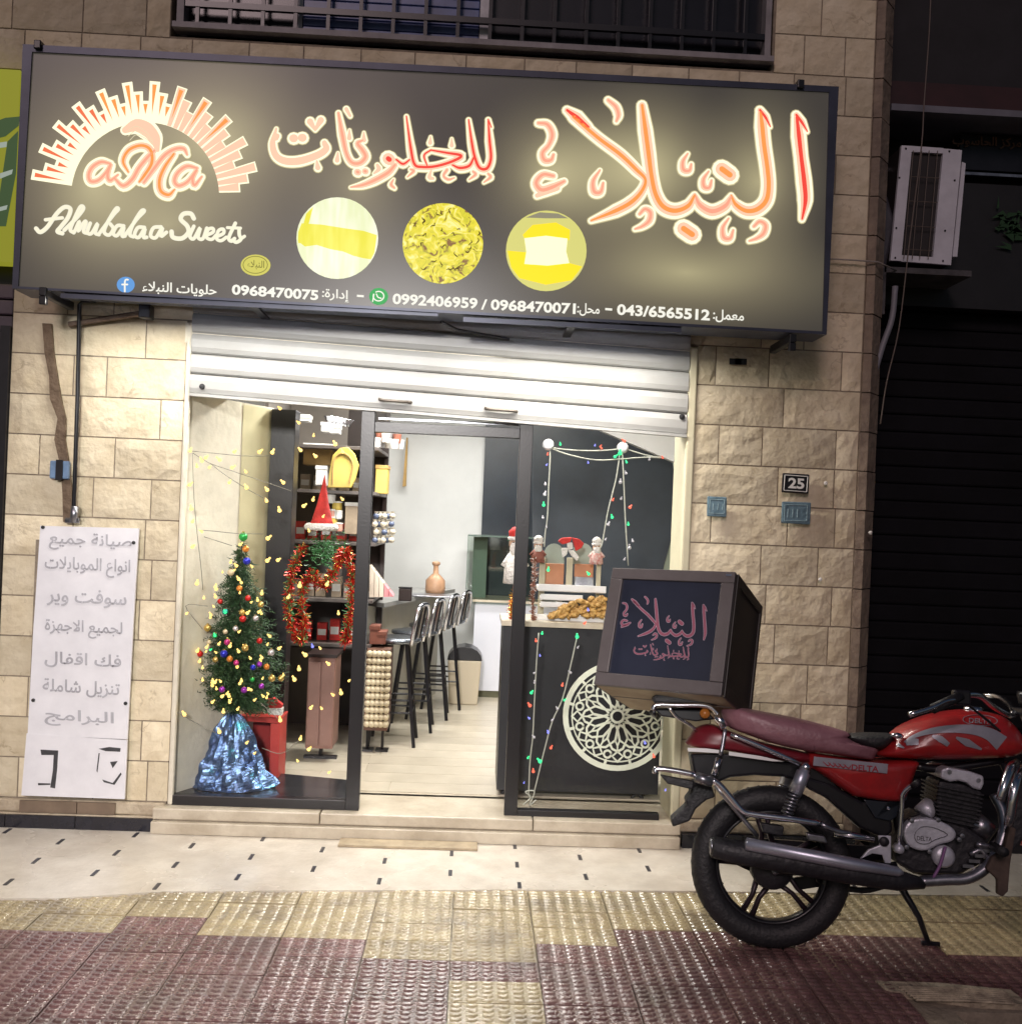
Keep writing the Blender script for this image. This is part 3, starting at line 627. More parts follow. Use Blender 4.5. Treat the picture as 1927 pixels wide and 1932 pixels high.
NAME = [
 [([(1715, 205), (1728, 320), (1742, 450), (1760, 600), (1768, 720), (1748, 835)], [40, 62, 58, 66, 62, 26]), ([(1712, 190), (1745, 235), (1780, 292)], [36, 40, 14])],
 [([(1490, 175), (1500, 260), (1512, 380), (1532, 520), (1540, 630), (1525, 720), (1470, 775), (1400, 785), (1335, 745), (1308, 690)], [40, 62, 62, 62, 62, 66, 66, 62, 50, 22], 3), ([(1486, 160), (1520, 205), (1550, 262)], [34, 38, 14])],
 [([(1306, 700), (1270, 755), (1190, 788), (1115, 750), (1082, 685)], [30, 56, 62, 52, 24], 4)],
 [([(1080, 690), (1040, 755), (960, 785), (885, 758), (838, 680), (812, 560), (795, 430), (775, 280), (755, 130)], [30, 58, 66, 66, 62, 60, 64, 62, 40], 3)],
 [([(290, 160), (350, 205), (420, 265)], [36, 66, 44]), ([(330, 200), (480, 330), (620, 435), (720, 530), (775, 590), (755, 660), (690, 730), (590, 785), (440, 845)], [50, 50, 54, 50, 40, 48, 58, 56, 22], 3)],
 [([(205, 568), (140, 560), (98, 610), (130, 655), (195, 640), (272, 602)], [34, 40, 44, 50, 50, 30], 4), ([(225, 640), (160, 665), (104, 690)], [44, 40, 28], None)],
 [([(112, 240), (168, 250), (198, 310), (178, 375), (138, 425), (150, 470), (190, 470), (206, 436)], [30, 40, 44, 36, 40, 44, 36, 24], 4)],
 [([(545, 98), (592, 140), (608, 190), (596, 228)], [30, 40, 38, 22], 4)],
 [([(1038, 430), (1008, 480), (1012, 530), (1048, 535), (1060, 496)], [16, 34, 42, 34, 20], 4)],
 [([(1168, 540), (1136, 590), (1140, 635), (1172, 640), (1186, 596)], [16, 34, 42, 34, 20], 4)],
 [([(494, 532), (452, 600), (458, 665), (498, 668), (514, 612)], [16, 36, 46, 38, 22], 4)],
 [([(1292, 832), (1256, 890), (1262, 950), (1302, 955), (1320, 905)], [16, 34, 44, 36, 20], 4)],
 [([(740, 805), (772, 775), (806, 795), (800, 845), (758, 880), (712, 898)], [26, 34, 42, 42, 30, 18], 4)],
 [([(1448, 882), (1484, 852), (1520, 875), (1508, 925), (1468, 955), (1420, 972)], [26, 34, 42, 42, 30, 18], 4)],
 [([(1250, 525), (1300, 562)], [80, 80], 3)],
 [([(1012, 895), (1066, 932)], [80, 80], 3)],
]
for L in NAME: letter([(s[0], s[1])+tuple(s[2:]) for s in L], z7, sw=1.5, px=k7, halo=2.6)
z6s = zr(520, 180, 3.706); k6 = .9432/3.706
W2 = [
 [([(1690, 235), (1700, 380), (1710, 510), (1680, 585), (1625, 580), (1590, 500), (1568, 390), (1545, 225)], [24, 44, 46, 50, 48, 46, 42, 22]), ([(1690, 225), (1712, 280)], [26, 18])],
 [([(1585, 500), (1550, 565), (1480, 582), (1425, 560)], [30, 46, 46, 26])],
 [([(1265, 450), (1380, 470), (1490, 492), (1420, 535), (1300, 570), (1200, 575), (1145, 555), (1118, 440), (1085, 200)], [26, 38, 50, 46, 44, 44, 46, 44, 20]), ([(1265, 450), (1216, 490), (1240, 570)], [26, 30, 20])],
 [([(1110, 520), (1060, 552), (1010, 520)], [26, 40, 30]), ([(950, 512), (960, 520)], [84, 84]), ([(1000, 560), (950, 615), (850, 672), (760, 708), (672, 724)], [40, 52, 52, 40, 16], 4)],
 [([(765, 375), (724, 400), (760, 450), (782, 500), (740, 545), (680, 540), (640, 470), (610, 330), (582, 175)], [20, 44, 52, 52, 48, 46, 44, 50, 28], 4)],
 [([(640, 145), (668, 195)], [30, 22], None)], [([(722, 612), (728, 614)], 50, 4)], [([(778, 606), (784, 608)], 46, 4)],
 [([(478, 395), (490, 440), (430, 485), (300, 528), (190, 530), (120, 490), (95, 400), (122, 290)], [38, 50, 52, 56, 54, 50, 44, 18], 4), ([(128, 345), (118, 355)], [40, 50], None)],
 [([(248, 362), (254, 362)], 60, 4)], [([(312, 358), (318, 358)], 60, 4)],
 [([(372, 238), (410, 300)], [48, 20], None), ([(452, 228), (412, 298)], [48, 20], None)],
 [([(422, 530), (430, 580)], [14, 40], None)], [([(578, 470), (572, 525)], [14, 36], None)],
 [([(870, 560), (880, 590), (845, 622)], [24, 36, 14], None)], [([(1115, 592), (1138, 605), (1092, 648)], [20, 34, 14], 4)],
 [([(1268, 600), (1256, 650), (1282, 660)], [14, 34, 22], None)], [([(1385, 596), (1360, 640), (1395, 668), (1440, 655)], [30, 26, 28, 14], 4)],
 [([(1578, 608), (1595, 630), (1548, 668)], [24, 34, 14], 4)], [([(1690, 625), (1706, 650), (1658, 688)], [24, 34, 14], 4)],
 [([(1264, 350), (1260, 395)], [12, 32], None)], [([(1420, 365), (1420, 415)], [12, 32], None)],
 [([(990, 665), (972, 705), (996, 730)], [12, 34, 22], 4)], [([(664, 300), (662, 360)], [12, 34], None)], [([(770, 318), (770, 375)], [12, 36], None)],
]
for L in W2: letter([(q_[0], q_[1], None if max(p_[0] for p_ in q_[0]) < 560 else (q_[2] if len(q_) > 2 else 2)) for q_ in L], z6s, sw=1.0, px=k6, halo=2.2)
# sun of rays
z5 = zr(40, 130, 3.854); k5 = .9432/3.854
cx, cy = 962, 1010
def rayshape(a, r1, hw, hw2):
    ca, sa = cos(a), -sin(a); px_, py_ = -sa, ca
    return [(cx+ca*572-px_*hw2, cy+sa*572-py_*hw2), (cx+ca*r1-px_*hw, cy+sa*r1-py_*hw), (cx+ca*r1+px_*hw, cy+sa*r1+py_*hw), (cx+ca*572+px_*hw2, cy+sa*572+py_*hw2)]
nr_ = 0
for k in range(12):
    for j, (da, r) in enumerate(((0, 888), (-4.9, 808), (-9.4, 735))):
        a = radians(169.0-14*k+da); nr_ += 1; mb = MB(); li = .006+(nr_ % 3)*.0004
        def pr(pts, lift, mi, side=0):
            f = [W(*z5(x, y), SY-lift) for x, y in pts]
            if side: mb.prism(f, [p+Vector((0, .0058, 0)) for p in f], mi)
            else: mb.add(f, [(0, 1, 2, 3)], mi)
        pr(rayshape(a, r, 40, 27), li, 0, 1); 
        if k > 6: pr(rayshape(a, r-9, 31, 16), li+.0012, 1)
        ca, sa = cos(a), -sin(a)
        rr = [(cx+ca*(r-24)-(-sa)*17, cy+sa*(r-24)-ca*17), (cx+ca*(r-24)+(-sa)*17, cy+sa*(r-24)+ca*17), (cx+ca*630, cy+sa*630)]
        if k < 7 or j == 0 and k < 10:
            f = [W(*z5(x, y), SY-li-.002) for x, y in rr]; mb.add(f, [(0, 1, 2)], 7 if k < 4 else 3)
        mb.build('sun_ray', SM, sign)
AM = [
 [([(700, 765), (630, 752), (565, 790), (535, 850), (550, 900), (610, 892), (670, 830), (705, 770), (680, 850), (700, 895), (760, 850)], [30, 44, 48, 48, 46, 44, 40, 36, 44, 44, 22])],
 [([(735, 880), (800, 935), (870, 885), (920, 800), (985, 720), (1040, 665)], [30, 48, 50, 50, 50, 40]), ([(840, 830), (800, 745), (845, 660), (940, 625), (1010, 660), (1020, 760), (960, 860), (925, 905)], [24, 44, 50, 50, 54, 54, 50, 30], 3), ([(960, 910), (1040, 800), (1120, 700), (1200, 652), (1265, 650), (1292, 695)], [36, 50, 50, 46, 44, 24]), ([(1190, 690), (1120, 790), (1080, 890), (1090, 975), (1150, 1005), (1195, 965)], [36, 50, 54, 54, 50, 24], 3)],
 [([(1370, 800), (1290, 785), (1220, 835), (1195, 900), (1230, 935), (1300, 900), (1368, 810), (1335, 880), (1350, 930), (1405, 865)], [30, 46, 48, 48, 46, 44, 34, 42, 44, 24])],
]
for L in AM: letter([(s[0], s[1], 3 if len(s) > 2 else 4) for s in L], z5, sw=1.8, px=k5, out=1.5, halo=2.2)
letter([([(815, 505), (900, 470), (980, 500), (1040, 570), (1065, 660)], [50, 100, 110, 90, 30], None)], z5, sw=1.5, px=k5, name='swirl')
mb = MB()
for r in (0, 34, 66): ribbon(mb, [z5(825+r*.4, 520+r), z5(900, 478+r), z5(975, 520+r*.8), z5(1030, 590+r*.5)], 1.2, SP, .0095, 0, NY)
mb.build('swirl_line', emat('lit_grey', sc(214, 205, 170), 1), sign)
AS = [
 [([(128, 1262), (160, 1290), (215, 1250), (285, 1150), (345, 1098), (392, 1112), (372, 1180), (318, 1250), (292, 1285), (330, 1300)], 30), ([(200, 1195), (330, 1180)], 22)],
 [([(345, 1275), (440, 1180), (492, 1110), (470, 1095), (422, 1190), (392, 1270), (418, 1294)], 26)],
 [([(425, 1285), (462, 1208), (452, 1282), (502, 1210), (512, 1222), (494, 1285), (525, 1300)], 24)],
 [([(545, 1222), (524, 1290), (555, 1300), (602, 1225), (584, 1295), (612, 1310)], 24)],
 [([(618, 1295), (720, 1160), (760, 1115), (740, 1112), (675, 1220), (652, 1290), (690, 1312), (722, 1265), (700, 1228)], 24)],
 [([(802, 1242), (752, 1242), (722, 1298), (752, 1316), (802, 1250), (790, 1318), (812, 1320)], 24)],
 [([(815, 1312), (902, 1192), (960, 1130), (936, 1130), (874, 1230), (850, 1308), (876, 1326)], 24)],
 [([(962, 1254), (912, 1256), (886, 1312), (920, 1330), (965, 1262), (955, 1328), (980, 1330)], 24)],
 [([(1090, 1250), (1032, 1258), (1010, 1318), (1050, 1332), (1100, 1255), (1090, 1322), (1132, 1292)], 24)],
 [([(1342, 1185), (1318, 1148), (1262, 1150), (1242, 1192), (1290, 1242), (1300, 1292), (1250, 1338), (1182, 1330), (1170, 1286)], 32)],
 [([(1342, 1245), (1312, 1320), (1342, 1340), (1390, 1258), (1375, 1330), (1412, 1340), (1442, 1260)], 24)],
 [([(1440, 1315), (1490, 1290), (1488, 1262), (1452, 1272), (1440, 1330), (1480, 1346), (1512, 1315)], 22)],
 [([(1520, 1325), (1570, 1300), (1568, 1268), (1532, 1280), (1518, 1340), (1552, 1356), (1592, 1330)], 22)],
 [([(1662, 1222), (1612, 1332), (1632, 1360), (1656, 1340)], 24), ([(1600, 1256), (1702, 1260)], 18)],
 [([(1690, 1262), (1692, 1310), (1704, 1345), (1668, 1368), (1642, 1350)], 24), ([(1700, 1345), (1732, 1322)], 20)],
]
SW = [E_l, emat('lit_grey_cream', sc(240, 232, 205), 1.0)]
for L in AS: letter([(s[0], s[1]*.72, None) for s in L], z5, sw=1.0, px=k5, mats=SW, out=1.15)
# three round food pictures
def disc(px, r, m, name='food_picture', lift=.004):
    c = px; f = [W(c[0]+r*cos(2*pi*k/40), c[1]+r*sin(2*pi*k/40), SY-lift) for k in range(40)]
    b = MB(); b.prism(f, [p+Vector((0, .003, 0)) for p in f]); return b.build(name, m, sign)
def pmat(name, kind):
    m = emat(name, (1, 1, 1), 1); t = m.node_tree; N = t.nodes; b = N['Principled BSDF']; tc = N.new('ShaderNodeTexCoord'); rp = N.new('ShaderNodeValToRGB')
    if kind in (1, 3):
        mp = N.new('ShaderNodeMapping'); mp.inputs['Scale'].default_value = (14, 1, 2.2); n = N.new('ShaderNodeTexNoise'); n.inputs['Scale'].default_value = 1.6
        t.links.new(tc.outputs['Object'], mp.inputs[0]); t.links.new(mp.outputs[0], n.inputs[0])
        e = rp.color_ramp.elements; e[0].color = (*sc(222, 214, 20), 1); e[1].color = (*sc(236, 230, 90), 1); e[0].position = .42; e[1].position = .75
        if kind == 3: e[0].color = (*sc(222, 228, 180), 1); e[1].color = (*sc(243, 243, 222), 1)
    else:
        n = N.new('ShaderNodeTexNoise'); n.inputs['Scale'].default_value = 15; n.inputs['Detail'].default_value = 3; n.inputs['Distortion'].default_value = 2.2
        nn = N.new('ShaderNodeTexNoise'); nn.inputs['Scale'].default_value = 12; t.links.new(tc.outputs['Object'], nn.inputs[0])
        mm = N.new('ShaderNodeMixRGB'); mm.inputs[0].default_value = .12; t.links.new(tc.outputs['Object'], mm.inputs[1]); t.links.new(nn.outputs[1], mm.inputs[2]); t.links.new(mm.outputs[0], n.inputs[0])
        e = rp.color_ramp.elements; e[0].color = (*sc(126, 84, 20), 1); e[1].color = (*sc(240, 232, 140), 1); e[0].position = .36; e[1].position = .68; rp.color_ramp.elements.new(.42).color = (*sc(196, 190, 12), 1); rp.color_ramp.elements.new(.54).color = (*sc(226, 210, 22), 1)
    t.links.new(n.outputs[0], rp.inputs[0]); t.links.new(rp.outputs[0], b.inputs['Emission Color']); return m
d1 = disc((636, 449), 77, pmat('print_white', 3)); d2 = disc((835, 459), 76, pmat('print_pastry', 2)); d3 = disc((1030, 473), 76, emat('print_pale', sc(206, 202, 118), 1))
zd = zr(560, 370, 3.011)
def dprint(pts, m, name, lift=.0055):
    f = [W(*zd(x, y), SY-lift) for x, y in pts]; b = MB(); b.prism(f, [p+Vector((0, .001, 0)) for p in f]); return b.build(name, m, sign)
def inch(c, r, pts):    # keep picture pieces inside their disc
    out = []
    for x, y in pts:
        d = math.hypot(x-c[0], y-c[1]); s = min(1, r*.97/max(d, 1)); out.append((c[0]+(x-c[0])*s, c[1]+(y-c[1])*s))
    return out
y1 = pmat('print_yellow', 1); c1 = (345, 320)
dprint(inch(c1, 246, [(130, 230), (250, 238), (400, 262), (500, 275), (600, 300), (600, 420), (560, 455), (500, 440), (440, 425), (380, 400), (300, 385), (220, 360), (150, 370), (90, 340), (100, 280)]), y1, 'picture_detail')
dprint(inch(c1, 246, [(100, 350), (130, 150), (190, 120), (170, 240), (150, 350)]), y1, 'picture_detail', .0062)
c3 = (1603, 395); yy = emat('print_deep_yellow', sc(250, 218, 40), 1.02); wh = emat('print_hot_white', sc(255, 253, 196), 1.1)
dprint(inch(c3, 242, [(1350, 395), (1480, 405), (1500, 480), (1740, 470), (1840, 500), (1770, 590), (1600, 600), (1440, 560), (1380, 500)]), yy, 'picture_detail')
dprint([(1460, 300), (1520, 240), (1660, 225), (1745, 270), (1742, 330), (1600, 345), (1480, 335)], yy, 'picture_detail', .0066)
dprint([(1470, 320), (1600, 305), (1730, 322), (1722, 400), (1740, 470), (1610, 485), (1470, 475), (1482, 400)], wh, 'picture_detail', .0074)
dprint(inch(c3, 242, [(1470, 180), (1560, 150), (1680, 155), (1740, 190), (1600, 200)]), emat('print_grey', sc(140, 134, 112), 1), 'picture_detail', .0055)
db = emat('print_brown', sc(70, 52, 24), 1); b = MB(); r0 = random.Random(5)
for k in range(26):
    a = r0.uniform(0, 6.28); r = 66*math.sqrt(r0.random()); x, y = 835+r*cos(a), 459+r*sin(a)
    cvv = [(x+9*cos(a*3+j*.6)*r0.uniform(.4, 1), y+9*sin(a*3+j*.6)*r0.uniform(.4, 1)) for j in range(4)]
    ribbon(b, cvv, [.8, 2.2, 1.6, .8], SP, .0055+k*.00004, 0, NY)
b.build('picture_detail', db, sign)['kind'] = 'stuff'
# badge
mb = MB(); ov = [W(482+28*cos(a*pi/12), 500+20*sin(a*pi/12), SY-.004) for a in range(24)]; mb.prism(ov, [p+Vector((0, .003, 0)) for p in ov]); mb.build('badge', emat('badge_green', sc(196, 190, 90), 1), sign)
bd = emat('badge_dark', sc(120, 116, 50), 1); mb = MB(); ribbon(mb, [(482+23*cos(a*pi/8), 500+16*sin(a*pi/8)) for a in range(17)], 1.4, SP, .0052, 0, NY); mb.build('badge_ring', bd, sign)
text_on(lambda u, v: W(u, v, SY-.0048), obj_ar('النبلاء'), (466, 507), (498, 509), 17, bd, sign, 'badge_text', bold=.01, ext=.001)
# bottom line of writing
TL = lambda u, v: W(u, v, SY-.003)
wl = emat('lit_white', sc(232, 230, 218), 1)
for s, a, b_2, h, bo in (('0968470075', (437, 556), (600, 567), 20, .03), ('0992406959', (740, 574), (900, 583), 21, .03), ('0968470071', (925, 585), (1085, 593), 21, .03), ('043/6565512', (1163, 594), (1338, 605), 21, .03), ('/', (907, 584), (918, 585), 20, .02), ('-', (673, 560), (686, 561), 4, .0), ('-', (1141, 585), (1154, 586), 4, .0)):
    text_on(TL, s, a, b_2, h, wl, sign, 'number' if s[0] == '0' else 'dash', bold=bo, ext=.002)
for s, a, b_2, h in ((obj_ar('حلويات النبلاء'), (268, 554), (408, 562), 24), (obj_ar('إدارة:'), (607, 567), (658, 572), 24), (obj_ar('محل:'), (1088, 595), (1130, 598), 24), (obj_ar('معمل:'), (1344, 607), (1402, 611), 24)):
    text_on(TL, s, a, b_2, h, wl, sign, 'word', bold=.012, ext=.002)
def icon(c, r, m, strokes, w):
    b = MB(); f = [W(c[0]+r*1.12*cos(a*pi/12), c[1]+r*sin(a*pi/12), SY-.003) for a in range(24)]; b.prism(f, [p+Vector((0, .002, 0)) for p in f]); o = b.build('icon', m, sign)
    for s in strokes: b = MB(); ribbon(b, [(c[0]+x, c[1]+y) for x, y in s], w, SP, .0045, 0, NY, k=3); b.build('icon_mark', wl, sign)
icon((237, 537), 15, emat('icon_blue', sc(92, 146, 205), 1), [[(5, -9), (1, -9), (-1, -4), (-1, 14)], [(-6, 0), (4, 0)]], 3.2)
icon((714, 559), 16, emat('icon_green', sc(58, 160, 84), 1), [[(10*cos(a), 9*sin(a)) for a in [x*pi/6 for x in range(-4, 8)]]+[(-11, 10)], [(-4, -4), (-1, 2), (5, 4)]], 2.2)
# hangers
for u, v in ((75, 88), (1507, 162), (85, 552), (1492, 640)):
    p = W(u, v, SY+.0); b = MB(); b.box(p.x-.016, p.x+.016, SY-.03, SY+.3, p.z-.02, p.z+.02)
    if v > 300: b.box(p.x-.016, p.x+.016, SY-.028, SY+.0, p.z-.06, p.z-.021)
    b.build('hanger', M['blackpaint'], sign, bevel=.004)
# added lamp bars, kept out of sight under the sign, that wash the shop front
for x0, x1 in ((-1.98, -.22), (-.10, .94)):
    fl = thing('added_lamp_bar', ((x0+x1)/2, -.33, 2.57), 'slim black lamp bar, added and unseen, under the %s half of the sign' % ('left' if x0 < -1 else 'right'), 'lamp')
    b = MB(); zz_ = 2.606 if x0 < -1 else 2.586; b.box(x0, x1, -.349, -.345, zz_-.022, zz_); b.box(x0, x1, -.3448, -.30, zz_-.003, zz_); b.build('housing', M['alu'], fl); b = MB(); b.box((x0+x1)/2-.02, (x0+x1)/2+.02, -.2995, .0, zz_-.012, zz_-.004); b.build('arm', M['blackalu'], fl)
# arm seen under the sign's middle
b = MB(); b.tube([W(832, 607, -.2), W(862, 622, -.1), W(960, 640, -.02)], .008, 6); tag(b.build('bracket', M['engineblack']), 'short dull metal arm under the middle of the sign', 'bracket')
# ------------------------------------------------------------ roller shutter (rolled up, hanging askew)
sh = thing('roller_shutter', (-.2, .0, 2.5), 'white roller shutter rolled up and hanging askew above the glass front', 'shutter')
zs = [(2.199, 2.1017), (2.302, 2.212), (2.404, 2.319), (2.507, 2.427), (2.61, 2.535), (2.72, 2.64)]
XA, XB = -1.463, 1.056
for i in range(5):
    (a, b2), (c, d) = zs[i], zs[i+1]; g_ = .004
    prof = [(0, .02), (.0, .004), (.08, -.006), (.3, -.012), (.7, -.012), (.9, -.004), (1, .006), (1, .02)]
    vs = []
    for X, z0_, z1_ in ((XA, a+g_, c), (XB, b2+g_, d)):
        for f, y in prof: vs.append((X, y-.006, min(z0_+(z1_-z0_)*f, 2.4595 if i > 2 and False else 9)))
    n = len(prof); b = MB(); b.add(vs, [(k, n+k, n+(k+1) % n, (k+1) % n) for k in range(n)]+[tuple(range(n)), tuple(range(2*n-1, n-1, -1))])
    b.build('slat', M['shutter'], sh)
b = MB(); b.add([(XA, -.022, 2.191), (XB, -.022, 2.094), (XB, -.022, 2.108), (XA, -.022, 2.205), (XA, .018, 2.191), (XB, .018, 2.094), (XB, .018, 2.108), (XA, .018, 2.205)], [(0, 1, 2, 3), (7, 6, 5, 4), (0, 4, 5, 1), (3, 2, 6, 7), (0, 3, 7, 4), (1, 5, 6, 2)])
b.build('bottom_bar', M['shutter'], sh)
for u, v in ((745, 756), (945, 773)):
    p = W(u, v, -.03); b = MB(); b.tube([p+Vector((-.08, .012, .006)), p+Vector((-.06, -.004, 0)), p+Vector((.055, -.006, -.004)), p+Vector((.08, .012, -.004))], .0085, 6, sm=3); b.build('handle', mat('handle_bronze', (.16, .14, .12), .4, metal=.6), sh, smooth=True)
for u, v in ((381, 729), (1286, 786)):
    p = W(u, v, -.022); b = MB(); b.lathe([(.0001, -.01), (.012, -.008), (.015, .0)], (p.x, p.y, p.z), 10, 'y'); b.build('lock', M['rubber'], sh)
b = MB(); b.box(-1.47, 1.06, .03, .30, 2.22, 2.46); b.build('housing', M['plaster'], sh)
# ------------------------------------------------------------ glass front
gf = thing('glass_shopfront', (-.2, .02, .13), 'black aluminium and glass shop front with an open doorway in the middle', 'shop front')
def bar(x0, x1, z0, z1, y0=.0, y1=.05, name='frame_bar', m=None): b = MB(); b.box(x0, x1, y0, y1, z0, z1); return b.build(name, m or M['blackalu'], gf, bevel=.002)
PL = [W(689, 780, .0).x, W(660, 1530, .0).x]
bar(-1.488, -.6005, .129, .178); bar(-.60, -.532, .129, 2.22); bar(.205, .272, .129, 2.22)
bar(-.5315, .2045, 2.052, 2.104); bar(.2725, 1.0, .105, .158); bar(.2725, 1.057, 2.165, 2.22)
bar(-.52, .20, 2.118, 2.132, .04, .06, 'track', M['steel'])
# deep left display: floor, rear rail, corner column, slanting side
b = MB(); b.prism([Vector(p) for p in ((-1.488, .052, .172), (-.602, .052, .172), (-.63, .42, .172), (-1.42, .60, .172))], [Vector(p) for p in ((-1.488, .052, .129), (-.602, .052, .129), (-.63, .42, .129), (-1.42, .60, .129))])
b.build('display_floor', mat('display_floor', (.02, .022, .028), .22, var=.4, vs=6), gf)
xc = W(524, 1200, .62)
bar(xc.x-.075, xc.x+.06, .173, 2.2, .56, .70, 'column'); 
b = MB(); b.prism([Vector(p) for p in ((-1.475, .055, .173), (-1.475, .055, 2.21), (xc.x-.076, .6, 2.21), (xc.x-.076, .6, .173))], [Vector(p) for p in ((-1.50, .10, .173), (-1.50, .10, 2.21), (xc.x-.08, .66, 2.21), (xc.x-.08, .66, .173))])
b.build('splayed_reveal', M['plaster'], gf)
pa = W(455, 745, .45); b = MB()
u0 = Vector((-1.475+.62*(xc.x+1.4), .055+.62*.545, 0)); u1 = Vector((xc.x-.078, .599, 0))
b.prism([Vector((u0.x, u0.y-.006, .45)), Vector((u0.x, u0.y-.006, 2.2)), Vector((u1.x, u1.y-.006, 2.2)), Vector((u1.x, u1.y-.006, .45))], [Vector((u0.x, u0.y-.001, .45)), Vector((u0.x, u0.y-.001, 2.2)), Vector((u1.x, u1.y-.001, 2.2)), Vector((u1.x, u1.y-.001, .45))])
b.build('yellow_panel', M['plaster2'], gf)
def pane(x0, x1, z0, z1, y=.024, m='glass'): b = MB(); b.add([(x0, y, z0), (x1, y, z0), (x1, y, z1), (x0, y, z1)], [(0, 1, 2, 3)]); return b.build('pane', M[m], gf)
pane(-1.488, -.60, .178, 2.2); pane(.272, 1.057, .158, 2.165); pane(-.532, .205, 2.104, 2.118+.09)
# ------------------------------------------------------------ the room
FZ = .13
rm = MB(); rm.box(-2.0, 2.09, .3, 4.0, .0, FZ-.002); tag(rm.build('shop_floor', M['sill']), kind='structure')
pk = mat('beige_plank', (.60, .545, .44), .30, rgb2=(.47, .42, .33), vs=3.5, rnd=.06, bump=.06, bs=30)
fl = bpy.data.objects['shop_floor']
for j in range(18):
    x = -2.0+random.uniform(0, .6); y = .36+j*.2
    while x < 2.0:
        L = random.choice((.9, 1.2)); b = MB(); b.box(max(-1.98, x), min(2.05, x+L-.004), y, y+.196, FZ-.0015, FZ+.002); b.build('plank', pk, fl); x += L
walls = MB(); wm = mat('white_wall', (.70, .71, .70), .7, var=.08, vs=2)
ro = thing('shop_room', (0, 2, 0), 'white and charcoal walls and ceiling inside the lit sweets shop', 'room')
b = MB(); b.box(-1.62, .08, 3.9, 4.0, FZ, 2.75); b.build('back_wall', wm, ro)
b = MB(); b.box(.0801, 2.09, 3.9, 4.0, FZ, 2.75); b.build('green_wall', mat('pale_green_wall', (.52, .60, .50), .7, var=.08, vs=2), ro)
b = MB(); b.box(-1.70, -1.6201, .30, 4.0, FZ, 2.75); b.build('side_wall', mat('grey_wall', (.30, .29, .27), .7, var=.1, vs=3), ro)
b = MB(); b.box(2.04, 2.09, .30, 4.0, FZ, 2.75); b.build('side_wall', wm, ro)
b = MB(); b.box(-1.70, 2.09, .30, 4.0, 2.751, 2.85); b.build('ceiling', wm, ro)
b = MB(); b.box(1.10, 2.03, .3001, .33, FZ, 2.75); b.box(-1.62, -1.5, .3001, .33, FZ, 2.75); b.build('front_wall', wm, ro)
z9 = zr(980, 820, 4.493)
ch = mat('charcoal_board', (.022, .027, .036), .30, rgb2=(.035, .045, .06), vs=2.5)
def flatpoly(z, pts, Y, dep, m, name, par, bevel=0): f = [W(*z(x, y), Y) for x, y in pts]; b = MB(); b.prism(f, [p+Vector((0, dep, 0)) for p in f]); return b.build(name, m, par, bevel=bevel)
flatpoly(lambda x, y: (x, y), [(916, 800), (1150, 740), (1290, 850), (1276, 905), (1281, 960), (1275, 1010), (1258, 1060), (1250, 1200), (900, 1200)], 3.85, .04, ch, 'dark_board', ro)
flatpoly(z9, [(380, 100), (1000, 190), (1180, 270), (1640, 470), (1672, 700), (1664, 900), (1630, 1150), (1560, 1400), (1500, 1700), (380, 1700)], 2.3, .03, ch, 'dark_board', ro)
flatpoly(z9, [(960, 150), (1000, 186), (1190, 268), (1800, 530), (2000, 600), (2000, 60), (960, 60)], 2.1, .08, M['white'], 'sloping_soffit', ro)
flatpoly(z9, [(1560, 1399), (1600, 1180), (1680, 700), (1640, 450), (2100, 600), (2100, 1500), (1540, 1500)], 2.4, .05, mat('pale_green_panel', (.50, .58, .47), .6, var=.08, vs=2), 'green_panel', ro)
for x, y in ((-.1, .95), (0, 2.7)):
    o = thing('ceiling_lamp', (x, y, 2.74), 'long white ceiling lamp in the %s of the shop' % ('front' if y < 2 else 'back'), 'lamp')
    b = MB(); b.box(x-.8, x+.8, y-.1, y+.1, 2.70, 2.75); b.build('housing', M['white'], o); b = MB(); b.box(x-.78, x+.78, y-.08, y+.08, 2.69, 2.6995); b.build('diffuser', emat('tube', (1, .98, .94), 3), o)
# left shelf unit
SX0, SX1, SYA, SYB = -1.36, -.635, 1.3, 2.05
shf = thing('shelf_unit', (-1, 1.6, FZ), 'tall dark brown shelf unit with boxes and jars left of the doorway inside', 'shelf')
def sb(x0, x1, y0, y1, z0, z1, name, m=None, par=shf, bev=.002): b = MB(); b.box(x0, x1, y0, y1, z0, z1); return b.build(name, m or M['darkwood'], par, bevel=bev)
gb_ = mat('grey_back', (.20, .175, .155), .5, var=.2, vs=3); sb(SX0, SX0+.02, SYA, SYB, FZ, 2.4, 'side_panel', gb_); sb(SX0+.021, -.93, SYB-.02, SYB, FZ, 2.4, 'back_panel', gb_); sb(-.9295, SX1, SYB-.02, SYB, FZ, 2.4, 'back_panel'); 
for z in (2.06, 1.775, 1.45, 1.085, .80): sb(SX0+.021, SX1, SYA, SYB-.021, z-.022, z, 'shelf', mat('shelf_edge', (.10, .085, .08), .4))
sb(SX1-.03, SX1+.0, SYB-.05, SYB-.0215, .2, 2.4, 'post')
